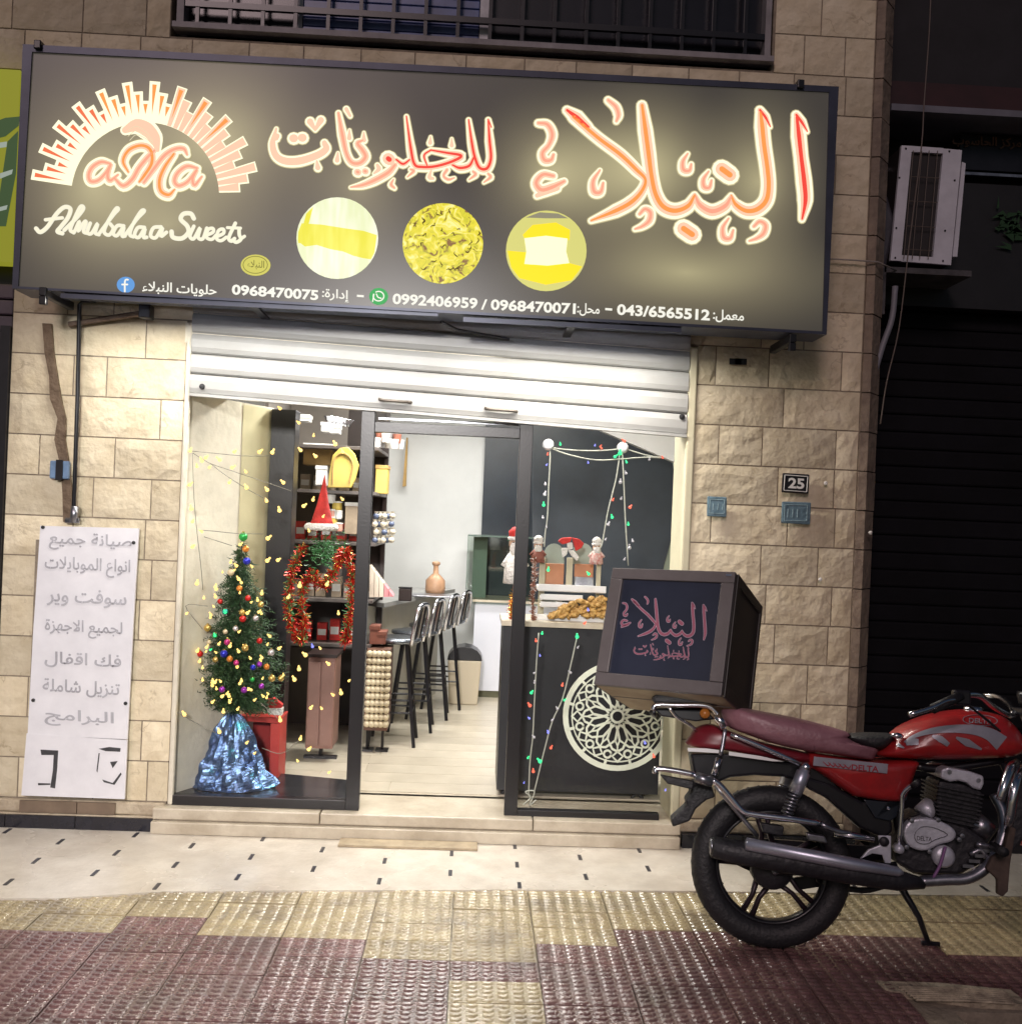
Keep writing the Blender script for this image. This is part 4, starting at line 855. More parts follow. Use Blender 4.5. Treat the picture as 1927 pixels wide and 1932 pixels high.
# ------------------------------------------------------------ things on and by the shelf
za = zr(330, 750, 4.48); zb = zr(330, 1150, 3.865); zc = zr(680, 780, 4.11); z8 = zr(680, 1180, 3.864); zl = zr(980, 1180, 3.714)
def quad_thing(name, z, box, Y, dep, m, label, cat, group=None, bev=.003, part='body'):
    x0, y0, x1, y1 = box; a = W(*z(x0, y1), Y); c = W(*z(x1, y0), Y)
    t = thing(name, ((a.x+c.x)/2, Y, a.z), label, cat, group); b = MB(); b.box(a.x, c.x, Y, Y+dep, a.z, c.z); b.build(part, m, t, bevel=bev); return t, a, c
ochre = mat('ochre_card', (.50, .31, .10), .6, var=.3, vs=6); wcard = mat('white_card', (.75, .74, .72), .5, var=.15, vs=12); tan = mat('tan_card', (.42, .33, .24), .6, var=.3, vs=9)
gold = mat('gold_board', (.62, .46, .10), .45, var=.2, vs=4); brownc = mat('brown_box_card', (.24, .085, .055), .5, var=.3, vs=8)
pts = [(1455, 1010), (1470, 860), (1500, 720), (1560, 655), (1640, 645), (1700, 710), (1735, 810), (1705, 930), (1665, 1012)]
f = [W(*za(x, y), 1.25) for x, y in pts]; t = thing('gold_tray', sum(f, Vector())/9, 'large round topped golden board standing behind the left window', 'board')
b = MB(); b.prism(f, [p+Vector((0, .03, 0)) for p in f]); b.build('board', gold, t, bevel=.006)
b = MB(); b.tube([W(*za(x, y), 1.245) for x, y in ((1500, 980), (1515, 760), (1600, 700), (1680, 790), (1650, 970))], .006, 6, sm=4); b.build('rim', ochre, t)
def box_lid(*a, lid=wcard, **k):
    t, p, q_ = quad_thing(*a, **k); b = MB(); b.box(p.x-.004, q_.x+.004, a[3]-.004, a[3]+a[4]+.004, q_.z-.02, q_.z+.004); b.build('lid', lid, t, bevel=.002); return t
box_lid('cardboard_box', za, (1235, 625, 1490, 800), 1.42, .2, ochre, 'long ochre box behind the golden board', 'box')
box_lid('white_carton', za, (1345, 820, 1450, 985), 1.36, .12, wcard, 'small white carton left of the golden board', 'carton')
box_lid('tan_carton', za, (1605, 1150, 1745, 1425), 1.34, .16, tan, 'tan carton with white lid and base on the middle shelf', 'carton')
for i, (x, y) in enumerate(((1480, 1150), (1540, 1210), (1500, 1280), (1545, 1290), (1500, 1345), (1550, 1400))):
    p = W(*za(x, y), 1.36); t = thing('sweet_tin', p, '%s tin in the pile beside the pointed red hat, %s' % (('white', 'gold', 'pink')[i % 3], 'upper one' if i < 3 else 'lower one'), 'tin', 'pale tins piled beside the hat')
    b = MB(); b.lathe([(.0001, 0), (.03, 0), (.032, .01), (.032, .045), (.0001, .045)], p, 12); b.build('tin', (wcard, gold, mat('pinkish', (.6, .3, .24), .5))[i % 3], t, smooth=False)
    b = MB(); b.lathe([(.034, .046), (.034, .055), (.0001, .057)], p, 12); b.build('lid', wcard, t)
for i, bx in enumerate(((1395, 430, 1480, 505), (1470, 450, 1560, 520), (1165, 360, 1290, 410))):
    box_lid('gift_box', za, bx, 1.38, .12, wcard, ('white gift box high in the left window, nearest the golden board', 'white gift box overlapping its neighbour high in the left window', 'flat white gift box highest in the left window')[i], 'box')
sv = M['steel']
for i in range(5):
    p = W(*za(1480+i*38, 415+i*8), 1.5); t = thing('silver_bowl', p, 'silver bowl in the row on the top shelf', 'bowl', 'silver bowls on the top shelf')
    b = MB(); b.lathe([(.001, 0), (.025, .002), (.045, .03), (.048, .032), (.001, .01)], p, 12); b.build('bowl', M['chrome'], t, smooth=True); b = MB(); b.lathe([(.018, -.014), (.02, .0)], p, 10); b.build('foot', M['chrome'], t)
kk = 0
for z_, y_, hs in ((1.45, 1.5, .1), (1.085, 1.42, .13), (.80, 1.45, .12), (1.775, 1.6, .1)):
    for i in range(6):
        x_ = -1.24+i*.088+random.uniform(-.01, .01); hh_ = hs*random.uniform(.7, 1.2); kk += 1; cname, cm_ = (('cream', wcard), ('red', M['red']), ('gold', gold), ('tan', tan))[(i*3+kk) % 4]
        t = thing('packet', (x_, y_, z_), '%s packet, number %s from the left of the %s' % (cname, ('one', 'two', 'three', 'four', 'five', 'six')[i], {1.45: 'middle shelf', 1.085: 'fourth shelf', .80: 'lowest shelf', 1.775: 'second shelf'}[z_]), 'packet', 'packets standing on the dark shelves')
        b = MB(); b.box(x_-.032, x_+.032, y_, y_+.06, z_+.001, z_+hh_); b.build('body', cm_, t, bevel=.003); b = MB(); b.box(x_-.026, x_+.026, y_-.002, y_-.0005, z_+hh_*.3, z_+hh_*.65); b.build('label_patch', wcard if cname != 'cream' else brownc, t)
# seen through the doorway
t = thing('cup_row', W(*zc(400, 480), 1.5), 'white patterned cups crowded on the top shelf inside the doorway', 'cups'); t['kind'] = 'stuff'
r0 = random.Random(8)
for i in range(9):
    p = W(*zc(300+i*24, 470+i*2-(i % 2)*45), 1.45+.05*(i % 3)); b = MB(); b.lathe([(.001, 0), (.022, 0), (.028, .06), (.024, .058), (.001, .01)], p, 10); b.build('cup', (wcard, M['chrome'], brownc)[(i*2) % 3 if i % 4 else 0], t)
box_lid('yellow_wooden_box', zc, (285, 625, 392, 850), 1.45, .16, gold, 'yellow wooden box on the second shelf inside the doorway', 'box', lid=ochre)
jw = mat('jar_cream', (.72, .66, .54), .35, var=.35, vs=30); nj = 0
for r in range(4):
    for c in range(5):
        p = W(*zc(285+c*34+(r % 2)*10, 1235-r*66), 1.42+.03*(c % 2)); b = MB(); k = thing('candy_jar', p, ('%s wrapped sweet in the %s row of the stack on the middle shelf' % ('cream' if (r+c) % 3 else 'blue', ('bottom', 'second', 'third', 'top')[r])), 'sweet', 'wrapped sweets stacked on the middle shelf')
        b.ball(p, .021, 8, sq=(1, 1, .95)); b.build('wrapper', jw if (r+c) % 3 else mat('jar_blue', (.10, .13, .22), .35), k, smooth=True); b = MB(); b.lathe([(.008, .015), (.014, .03), (.0005, .022)], p, 8); b.build('twist', jw, k)
f = [W(*zc(x, y), 1.4) for x, y in ((245, 1440), (300, 1520), (440, 1700), (240, 1705))]; t = thing('napkin_stack', f[3], 'pink and white folded napkins fanned on the lower shelf', 'napkins')
for k in range(5):
    s = .2*k; g_ = [f[0].lerp(f[1], s*.6), f[2].lerp(f[1], .1), f[2].lerp(f[3], s), f[2].lerp(f[3], min(1, s+.19))]
    g_ = [f[0].lerp(f[2], k/5), f[0].lerp(f[2], (k+1)/5-.02), f[3].lerp(f[2], (k+1)/5-.02), f[3].lerp(f[2], k/5)]
    b = MB(); b.prism(g_, [p+Vector((.0, .12, 0)) for p in g_]); b.build('napkin', mat('pink_paper', (.75, .30, .33), .6) if k in (3, 4) else mat('cream_paper', (.75, .66, .55), .6), t)
sb(-1.30, -.655, 1.32, 1.9, .765, .799, 'drawer', M['darkwood'])
for i, bx in enumerate(((225, 285, 300, 420), (290, 330, 352, 420))):
    box_lid('brown_box', z8, bx, 1.34, .15, brownc, ('larger red brown box above the cream rack, nearer the door post', 'smaller red brown box above the cream rack, nearer the stools')[i], 'box', lid=brownc)
# rack with rows of cream cups
rk = thing('cup_rack', W(*z8(270, 1090), 1.25), 'rack packed with rows of cream cups standing beside the bar stools', 'rack')
a = W(*z8(178, 1090), 1.22); c = W(*z8(372, 470), 1.22)
b = MB(); b.box(a.x, c.x+.01, 1.24, 1.5, a.z, c.z); b.build('rack_body', mat('rack_brown', (.16, .08, .055), .5, var=.4, vs=10), rk)
crm = mat('cream_cup', (.68, .60, .42), .45, var=.2, vs=20); cup = MB(); cup.lathe([(.0001, -.03), (.014, -.03), (.022, -.018), (.0215, .008), (.016, .014), (.0001, .012)], (0, 0, 0), 10, 'y')
cme = None
for j in range(11):
    for i in range(5):
        x = a.x+.02+(c.x-a.x-.02)*i/4; z = a.z+.045+(c.z-a.z-.07)*j/10
        if cme is None: o = cup.build('cup', crm, rk, smooth=True); cme = o.data
        else: o = link('cup', cme, rk)
        o.location = (x, 1.235, z)
b = MB(); 
for dx in (.02, c.x-a.x-.02): b.tube([(a.x+dx, 1.3, a.z), (a.x+dx, 1.3, FZ)], .01, 6); b.box(a.x+dx-.04, a.x+dx+.04, 1.26, 1.34, FZ+.002, FZ+.014)
b.build('rack_leg', M['blackpaint'], rk)
# pink brown cabinet seen through the left window
t, a_, c_ = quad_thing('side_cabinet', zb, (1080, 640, 1320, 1340), .95, .25, mat('rose_brown_wood', (.30, .16, .13), .4, var=.25, vs=4), 'rose brown cabinet on a small black foot behind the left window', 'cabinet', part='carcass')
xm = (a_.x+c_.x)/2
for s, e in ((a_.x+.006, xm-.003), (xm+.003, c_.x-.006)): b = MB(); b.box(s, e, .938, .949, a_.z+.02, c_.z-.03); b.build('door', mat('rose_door', (.33, .19, .16), .35, var=.2, vs=5), t, bevel=.003)
b = MB(); b.box(a_.x-.01, c_.x+.01, .93, 1.2, c_.z, c_.z+.018); b.build('top', M['darkwood'], t)
b = MB(); b.tube([(xm, 1.05, a_.z), (xm, 1.05, FZ+.02)], .014, 6); b.box(xm-.1, xm+.1, 1.03, 1.07, FZ+.002, FZ+.02); b.build('foot', M['blackpaint'], t)
# picture on back wall seen edge on
f = [W(*zc(x, y), 3.80) for x, y in ((545, 390), (556, 392), (540, 790), (512, 795))]; b = MB(); b.prism(f, [p+Vector((0, .05, 0)) for p in f]); tag(b.build('wall_picture', ochre), 'narrow brown framed picture on the white back wall', 'picture')
# ------------------------------------------------------------ bar, stools, bin, back cabinet
bt = thing('bar_counter', W(780, 1150, 2.2), 'grey topped narrow bar counter with a row of stools under it', 'counter')
f = [W(738, 1163, 1.75), W(860, 1142, 2.8), W(905, 1137, 3.2), W(880, 1127, 3.3), W(740, 1138, 2.3)]
f = [Vector((-.60, 1.75, 1.03)), Vector((-.26, 3.0, 1.03)), Vector((-.15, 3.35, 1.03)), Vector((-.62, 3.35, 1.03)), Vector((-1.2, 2.2, 1.03))]
b = MB(); b.prism(f, [p-Vector((0, 0, .03)) for p in f]); b.build('top', mat('grey_top', (.30, .30, .29), .3, var=.2, vs=8), bt)
f2 = [p+Vector((-.13, .08, -.031)) for p in f[:3]]+[p+Vector((-.2, .1, -.031)) for p in f[:3]][::-1]
b = MB(); b.prism(f2, [Vector((p.x, p.y, FZ+.003)) for p in f2]); b.build('base', mat('counter_beige', (.55, .53, .46), .5, var=.1, vs=4), bt)
t = thing('black_cup', W(*zc(530, 1755), 2.0), 'small black box on the bar counter near the shelf', 'box'); p = W(*zc(530, 1758), 1.95); b = MB(); b.box(p.x-.045, p.x+.045, 1.95, 2.02, 1.032, 1.12); b.build('body', M['darkwood'], t, bevel=.006); b = MB(); b.box(p.x-.047, p.x+.047, 1.948, 2.022, 1.121, 1.13); b.build('lid', M['blackpaint'], t)
p = W(*zc(778, 1700), 2.7); sc_ = .9432/4.11*(2.7+5.1)/F
t = thing('wooden_vase', (p.x, 2.7, 1.04), 'wooden bottle shaped vase with narrow neck on the bar counter', 'vase'); hh = 260*sc_
wd_ = mat('vase_wood', (.46, .27, .16), .45, var=.25, vs=12); b = MB(); b.lathe([(.001, 0), (.075*1, 0), (.078, hh*.12), (.075, hh*.4), (.05, hh*.52), (.022, hh*.62), (.019, hh*.85)], (p.x, 2.7, 1.04), 14); b.build('body', wd_, t, smooth=True)
b = MB(); b.lathe([(.019, hh*.85), (.032, hh*.9), (.032, hh*.97), (.015, hh)], (p.x, 2.7, 1.04), 12); b.build('lip', wd_, t, smooth=True)
p = W(*zc(760, 1715), 2.45); b = MB(); b.box(p.x-.16, p.x+.14, 2.38, 2.6, 1.031, 1.042); tr = thing('serving_tray', (p.x, 2.5, 1.03), 'flat grey serving tray under the wooden vase', 'tray'); b.build('plate', M['steel'], tr, bevel=.003)
def stool(loc):
    t = thing('bar_stool', loc, '', 'stool', 'bar stools along the counter'); B = lambda: MB(); L = Vector(loc); sh_ = .665
    b = B(); b.lathe([(.001, sh_), (.145, sh_), (.165, sh_+.012), (.16, sh_+.03), (.12, sh_+.036), (.001, sh_+.028)], L, 20); b.build('seat', mat('seat_steel', (.20, .22, .25), .22, metal=.75), t, smooth=True)
    for k in range(4):
        a = pi/4+k*pi/2; b = B(); b.tube([L+Vector((.10*cos(a), .10*sin(a), sh_)), L+Vector((.21*cos(a), .21*sin(a), 0.002))], .0125, 6); b.build('leg', M['blackpaint'], t)
    for r, h in ((.175, .22), (.165, .30)):
        b = B(); q = [L+Vector((r*cos(pi/4+k*pi/2), r*sin(pi/4+k*pi/2), h)) for k in range(4)]
        for k in range(4): b.tube([q[k], q[(k+1) % 4]], .007, 5)
        b.build('footrest', M['blackpaint'], t)
    b = B(); a = radians(-15); c = Vector((cos(a), sin(a), 0)); s_ = Vector((-sin(a), cos(a), 0)); o = L+c*.14
    b.tube([o-s_*.12+Vector((0, 0, sh_)), o-s_*.13+c*.03+Vector((0, 0, sh_+.16)), o-s_*.08+c*.04+Vector((0, 0, sh_+.25)), o+s_*.08+c*.04+Vector((0, 0, sh_+.25)), o+s_*.13+c*.03+Vector((0, 0, sh_+.16)), o+s_*.12+Vector((0, 0, sh_))], .013, 8, sm=4); b.build('back_frame', M['chrome'], t, smooth=True)
    for k in (-.05, .0, .05): b = B(); b.tube([o+s_*k+Vector((0, 0, sh_+.01)), o+s_*k+c*.038+Vector((0, 0, sh_+.24))], .008, 6); b.build('back_bar', M['blackpaint'] if k else M['chrome'], t)
    return t
base = (-.475, 1.55, FZ); s0 = stool(base)
sp = [(-.49, 1.55), (-.40, 2.0), (-.305, 2.45), (-.215, 2.86)]; lb = ['nearest bar stool, beside the rack of cream cups', 'second bar stool from the door, between two others', 'third bar stool along the counter, before the last', 'farthest bar stool, next to the bin']
for i, (x, y) in enumerate(sp):
    o = s0 if i == 0 else copy_tree(s0); o.location = (x, y, FZ); o['label'] = lb[i]
p = G(873, 1326, FZ); bn = thing('waste_bin', p, 'cream plastic waste bin with black swing lid behind the stools', 'bin')
b = MB(); f = [Vector((p.x+sx*.115, p.y+sy*.10, FZ+.003)) for sx, sy in ((-1, -1), (1, -1), (1, 1), (-1, 1))]; h = [Vector((p.x+sx*.135, p.y+sy*.12, FZ+.36)) for sx, sy in ((-1, -1), (1, -1), (1, 1), (-1, 1))]
b.prism(f, h); b.build('body', mat('cream_plastic', (.56, .49, .37), .45), bn, bevel=.01)
b = MB(); n = 8; f = [Vector((p.x+.14*cos(pi*k/n), p.y-.12, FZ+.361+.11*sin(pi*k/n))) for k in range(n+1)]; b.prism(f, [q+Vector((0, .24, 0)) for q in f]); b.build('lid', M['blackpaint'], bn, bevel=.004)
wc = mat('bluish_white', (.66, .68, .76), .4)
bc = thing('white_cabinet', (.15, 3.4, FZ), 'low bluish white cabinet against the back wall behind the bin', 'cabinet')
a = W(888, 1312, 3.3); c = W(945, 1137, 3.3)
b = MB(); b.box(a.x, .75, 3.3, 3.8, FZ+.06, c.z); b.build('carcass', wc, bc, bevel=.004); b = MB(); b.box(a.x+.02, .74, 3.33, 3.79, FZ+.003, FZ+.0595); b.build('plinth', mat('olive_plinth', (.12, .12, .07), .6), bc)
b = MB(); b.box(a.x-.02, .76, 3.27, 3.8, c.z+.001, c.z+.02); b.build('top', M['sill'], bc)
gc = thing('glass_case', (.05, 3.3, 1), 'greenish glass showcase standing on the white cabinet at the back', 'showcase')
a = W(877, 1137, 3.28); c = W(985, 1016, 3.28)
for x0, x1, y0, y1 in ((a.x, c.x+.3, 3.28, 3.285), (a.x, a.x+.006, 3.286, 3.75)):
    b = MB(); b.box(x0, x1, y0, y1, c.z-.56, c.z); b.build('glass_panel', M['caseglass'], gc)
b = MB(); b.box(a.x, c.x+.3, 3.27, 3.76, c.z+.001, c.z+.012); b.build('top_plate', mat('case_top', (.10, .14, .12), .2), gc)
b = MB(); b.box(a.x+.05, a.x+.17, 3.5, 3.7, c.z-.55, c.z-.01); b.build('end_post', mat('green_grey', (.20, .26, .21), .5), gc)
# ------------------------------------------------------------ sweets counter at right
cn = thing('sweets_counter', (.65, .4, FZ), 'black sweets counter with pale round arabesque behind the right window', 'counter')
CY = .34; bl_ = W(936, 1490, CY); tl = W(949, 1180, CY); tr_ = W(1262, 1192, CY)
f = [Vector((bl_.x, CY, bl_.z)), Vector((bl_.x, CY, tl.z)), Vector((1.054, CY, tr_.z)), Vector((1.054, CY, bl_.z))]
b = MB(); b.prism(f, [p+Vector((0, .38, 0)) for p in f]); b.build('front', mat('counter_black', (.022, .023, .027), .38, var=.25, vs=3, bump=.03), cn)
b = MB(); b.box(tl.x-.01, 1.056, CY-.02, CY+.40, tl.z+.001, tl.z+.028); b.build('top', M['sill'], cn)
b = MB(); b.box(bl_.x+.14, 1.0, CY+.08, CY+.36, FZ+.003, bl_.z-.001); b.build('plinth', mat('olive_dark', (.05, .05, .04), .5, var=.3, vs=6), cn)
for x in (bl_.x+.06, .95): b = MB(); b.torus((x, CY+.05, bl_.z-.042), .028, .011, 16, 6); b.build('caster', M['rubber'], cn, smooth=True)
# arabesque disc
AC = (945, 940); cr_ = mat('arabesque_cream', (.80, .84, .70), .5, var=.1, vs=8)
def AP(u, v): return W(*zl(u, v), CY-.012)
def arc_pts(r, n=48, c=AC, a0=0, a1=2*pi): return [(c[0]+r*cos(a0+(a1-a0)*k/n), c[1]+r*sin(a0+(a1-a0)*k/n)) for k in range(n+1)]
ar = MB(); li = [0]
def arb(pts, w, k=1): li[0] += 1; ribbon(ar, pts, w, AP, .0004*(li[0] % 7), 0, NY, k=k, side=.006)
arb(arc_pts(386), 40); arb(arc_pts(338, 60), 9); arb(arc_pts(46, 20), 18)
for k in range(12):
    a = radians(15+30*k); P = lambda r, d: (AC[0]+r*cos(a+d), AC[1]+r*sin(a+d))
    arb([P(62, 0), P(100, .26), P(180, .17), P(214, 0), P(180, -.17), P(100, -.26), P(62, 0)], 17)
    arb([P(214, 0), P(245, .10), P(262, .2618)], 16); arb([P(214, 0), P(245, -.10), P(262, -.2618)], 16)
    arb(arc_pts(27, 14, P(290, 0)), 15); 
    arb([P(262, .2618), P(300, .13), P(338, .2618)], 14); arb([P(262, -.2618), P(300, -.13), P(338, -.2618)], 14)
    arb([P(180, .17), P(222, .2618), P(262, .2618)], 11); arb([P(180, -.17), P(222, -.2618)], 11)
    arb([P(338, .0), P(385, .0)], 20)
ar.build('arabesque', cr_, cn)
# upright case on the counter
case = thing('pastry_case', W(1080, 1160, .5), 'glass pastry case with beige posts and brown panels on the black counter', 'showcase')
be = mat('beige_post', (.40, .36, .25), .5, var=.15, vs=6)
def cp(box, Y, dep, m, name, par=case, z=z9, bev=.003): a = W(*z(box[0], box[3]), Y); c = W(*z(box[2], box[1]), Y); b = MB(); b.box(a.x, c.x, Y, Y+dep, a.z, c.z); return b.build(name, m, par, bevel=bev)
for bx in ((425, 1330, 500, 1880), (680, 1330, 745, 1620), (940, 1330, 1000, 1880)): cp(bx, .52, .03, be, 'post')
bp2 = mat('terracotta_panel', (.36, .15, .07), .5, var=.2, vs=6)
cp((440, 1385, 665, 1590), .60, .02, bp2, 'panel'); cp((755, 1390, 930, 1500), .60, .02, bp2, 'panel'); cp((755, 1505, 930, 1600), .60, .02, M['steel'], 'panel')
gg = mat('frosted_green', (.28, .34, .29), .35, var=.15, vs=5)
for cx_, r in ((575, 90), (830, 95)):
    f = [W(*z9(cx_+r*cos(a*pi/10), 1300-r*1.1*sin(a*pi/10)), .64) for a in range(11)]+[W(*z9(cx_-r, 1384), .64), W(*z9(cx_+r, 1384), .64)]; b = MB(); b.prism(f, [p+Vector((0, .012, 0)) for p in f]); b.build('arched_panel', gg, case)
for i, (x0, x1, y) in enumerate(((430, 1040, 1610), (450, 830, 1690), (450, 700, 1755), (400, 1020, 1880))):
    a = W(*z9(x0, y+18), .44); c = W(*z9(x1, y-14), .44); t = thing('white_tray', ((a.x+c.x)/2, .5, a.z), ('topmost white tray under the brown panels', 'second white tray above the pastry pile', 'third white tray left of the pastry pile', 'long white tray carrying the golden pastry pile')[i], 'tray', 'white trays in the pastry case')
    b = MB(); b.box(a.x, c.x, .44, .62, a.z, c.z-.008); b.build('base', M['white'], t, bevel=.003); b = MB(); b.box(a.x, c.x, .432, .4395, a.z+.004, c.z+.006); b.build('rim', M['white'], t, bevel=.002)
past = mat('baked_pastry', (.66, .42, .14), .5, rgb2=(.38, .19, .05), vs=30, bump=.6, bs=60); r0 = random.Random(4)
pp = []
for k in range(170):
    u = r0.random(); x = 530+u*500; top = 1850-165*math.sin(min(1, u*1.25)*pi/2*1.0)
    y = 1858-(1858-top)*r0.random(); pp.append((x, y))
pile = thing('pastry_pile', W(*z9(780, 1860), .48), 'mound of golden brown finger pastries on the long white tray', 'pastries'); sm_ = None
for x, y in pp:
    p = W(*z9(x, y), r0.uniform(.385, .432))
    if sm_ is None:
        b = MB(); b.ball((0, 0, 0), .011, 8, sq=(2.0, 1, 1)); o = b.build('pastry', past, pile, smooth=True); sm_ = o.data
    else: o = link('pastry', sm_, pile)
    o.location = p; o.rotation_euler = (r0.uniform(-.4, .4), r0.uniform(-.9, .9), r0.uniform(-.8, .8))
# figurines on the case
def figure(name, c, Y, s, label, hat, coat, tall=1.0):
    p = W(*c, Y); t = thing(name, p, label, 'figurine'); u = s*(Y+5.1)/F
    b = MB(); b.lathe([(.001, 0), (u*.9, 0), (u*.8, u*.9*tall), (u*.45, u*1.7*tall), (.001, u*1.8*tall)], p, 12); b.build('coat', coat, t, smooth=True)
    q = p+Vector((0, 0, u*2.1*tall)); b = MB(); b.ball(q, u*.55, 10); b.build('head', mat('figurine_skin', (.55, .36, .25), .6), t, smooth=True)
    b = MB(); b.ball(q+Vector((0, -u*.35, -u*.4)), u*.5, 8, sq=(1, .6, 1.3)); b.build('beard', M['whitefur'], t, smooth=True)
    b = MB(); b.lathe([(u*.62, u*.25), (u*.66, u*.45), (u*.5, u*.6)], q, 12); b.build('hat_brim', M['whitefur'], t, smooth=True)
    b = MB(); b.lathe([(u*.55, u*.5), (u*.6, u*.95), (u*.3, u*1.25), (.001, u*1.35)], q, 12); b.build('hat', hat, t, smooth=True)
    for sx in (-1, 1): b = MB(); b.tube([p+Vector((sx*u*.4, 0, u*1.5*tall)), p+Vector((sx*u*.95, -u*.2, u*.9*tall))], u*.2, 6); b.build('arm', coat, t, smooth=True)
    for sx in (-1, 1): b = MB(); b.ball(q+Vector((sx*u*.2, -u*.5, u*.1)), u*.07, 6); b.build('eye', M['rubber'], t)
    return t
figure('chef_figurine', z9(425, 1370), .5, 15, 'small brown chef figurine with cream hat beside the door post', M['whitefur'], mat('brown_coat', (.22, .07, .05), .7))
figure('chef_figurine', z9(950, 1385), .5, 15, 'small red striped chef figurine with white hat on the right of the pastry case', M['whitefur'], mat('rosy_coat', (.50, .12, .10), .7, rgb2=(.7, .6, .55), vs=60))
figure('bearded_figurine', z9(215, 1560), .40, 24, 'tall white bearded christmas figurine with red cap left of the door post', M['red'], M['whitefur'], 1.5)
# red bow hat in the middle
t = thing('red_bow', W(*z9(720, 1330), .46), 'bright red felt bow with cream ribbons on top of the pastry case', 'bow')
for pts, m, nm in (([(610, 1180), (640, 1150), (735, 1145), (720, 1190), (650, 1210)], M['red'], 'loop'), ([(735, 1146), (800, 1160), (845, 1200), (820, 1240), (770, 1270), (750, 1200)], M['red'], 'loop'), ([(690, 1195), (740, 1190), (745, 1250), (700, 1260)], M['whitefur'], 'knot'), ([(640, 1240), (700, 1240), (690, 1300), (650, 1330)], M['whitefur'], 'ribbon'), ([(700, 1262), (750, 1262), (800, 1320), (780, 1360), (730, 1310)], M['whitefur'], 'ribbon')):
    f = [W(*z9(x, y), .45) for x, y in pts]; b = MB(); b.prism(f, [p+Vector((0, .03, 0)) for p in f]); b.build(nm, m, t, bevel=.006)
# ------------------------------------------------------------ tinsel
def tinsel(name, path, Y, mats_, label, rad, n, par=None, zz=None):
    P = [W(u, v, Y) for u, v in path]; P, _ = catm(P, [1]*len(P), 8); r0 = random.Random(len(path)); o_ = thing(name, P[0], label, 'tinsel')
    b = MB(); b.tube(P, .004, 5); b.build('cord', mats_[0], o_)
    b = MB()
    for k in range(n):
        i = r0.randrange(len(P)-1); p = P[i].lerp(P[i+1], r0.random()); d = Vector((r0.gauss(0, 1), r0.gauss(0, .7), r0.gauss(0, 1))).normalized()*rad*r0.uniform(.5, 1.1); s = d.orthogonal().normalized()*rad*.11
        b.add([p-s, p+s, p+d+s*.4, p+d-s*.4], [(0, 1, 2, 3)], r0.choices(range(len(mats_)), [6]+[2]*(len(mats_)-1))[0])
    f_ = b.build('fringe', mats_, o_); f_['kind'] = 'stuff'; return o_
tr1 = mat('tinsel_red', (.55, .03, .02), .25, metal=.6); tr2 = mat('tinsel_gold', (.75, .48, .12), .22, metal=.8); tr3 = mat('tinsel_green', (.04, .16, .05), .4)
tinsel('red_tinsel', [(572, 1030), (552, 1075), (545, 1130), (550, 1175), (566, 1208), (574, 1180), (570, 1120), (588, 1085), (610, 1105), (632, 1075), (652, 1040), (664, 1080), (662, 1140), (656, 1190), (650, 1212)], .30, [tr1, tr2, tr3], 'thick red and gold tinsel garland looped behind the left window', .042, 2600)
tinsel('gold_tinsel', [z9(235, 1590), z9(205, 1700), z9(190, 1800), z9(200, 1925)], .42, [tr2, tr1], 'short yellow and red tinsel tail hanging left of the door post', .028, 420)
tinsel('dark_tinsel', [z9(395, 1330), z9(400, 1500), z9(380, 1650), z9(385, 1800), z9(390, 1900)], .40, [mat('tinsel_brown', (.25, .09, .05), .4), M['whitefur']], 'brown and white tinsel strip beside the pastry case', .024, 420)
# cone hat
p = W(*za(1400, 1400), .32); tp = W(*za(1430, 895), .32); hgt = tp.z-p.z; r_ = 112*.9432/4.48*(5.42)/F*1.0
t = thing('santa_hat', p, 'tall pointed red felt hat with white fur brim behind the left window', 'hat')
b = MB(); b.lathe([(r_, .03), (r_*.8, hgt*.2), (r_*.45, hgt*.5), (r_*.14, hgt*.85), (.001, hgt)], p, 16)
b.v = [(x+(tp.x-p.x)*max(0, (z-p.z))/hgt, y, z) for x, y, z in b.v]; b.build('cone', M['red'], t, smooth=True)
b = MB(); b.torus(p+Vector((0, 0, .022)), r_*1.08, .020, 22, 8, 'z'); b.build('brim', M['whitefur'], t, smooth=True)
wr = thing('green_wreath', W(*za(1440, 1560), .36), 'dark green wreath hanging below the pointed red hat', 'wreath'); b = MB(); r0 = random.Random(2)
for k in range(420):
    c = W(*za(1440+r0.gauss(0, 75), 1560+r0.gauss(0, 75)), .36+r0.uniform(-.03, .03)); d = Vector((r0.gauss(0, 1), r0.gauss(0, 1), r0.gauss(0, 1))).normalized()*.03; s = d.orthogonal().normalized()*.004; b.add([c-s, c+s, c+d], [(0, 1, 2)])
f_ = b.build('needles', tr3, wr); f_['kind'] = 'stuff'
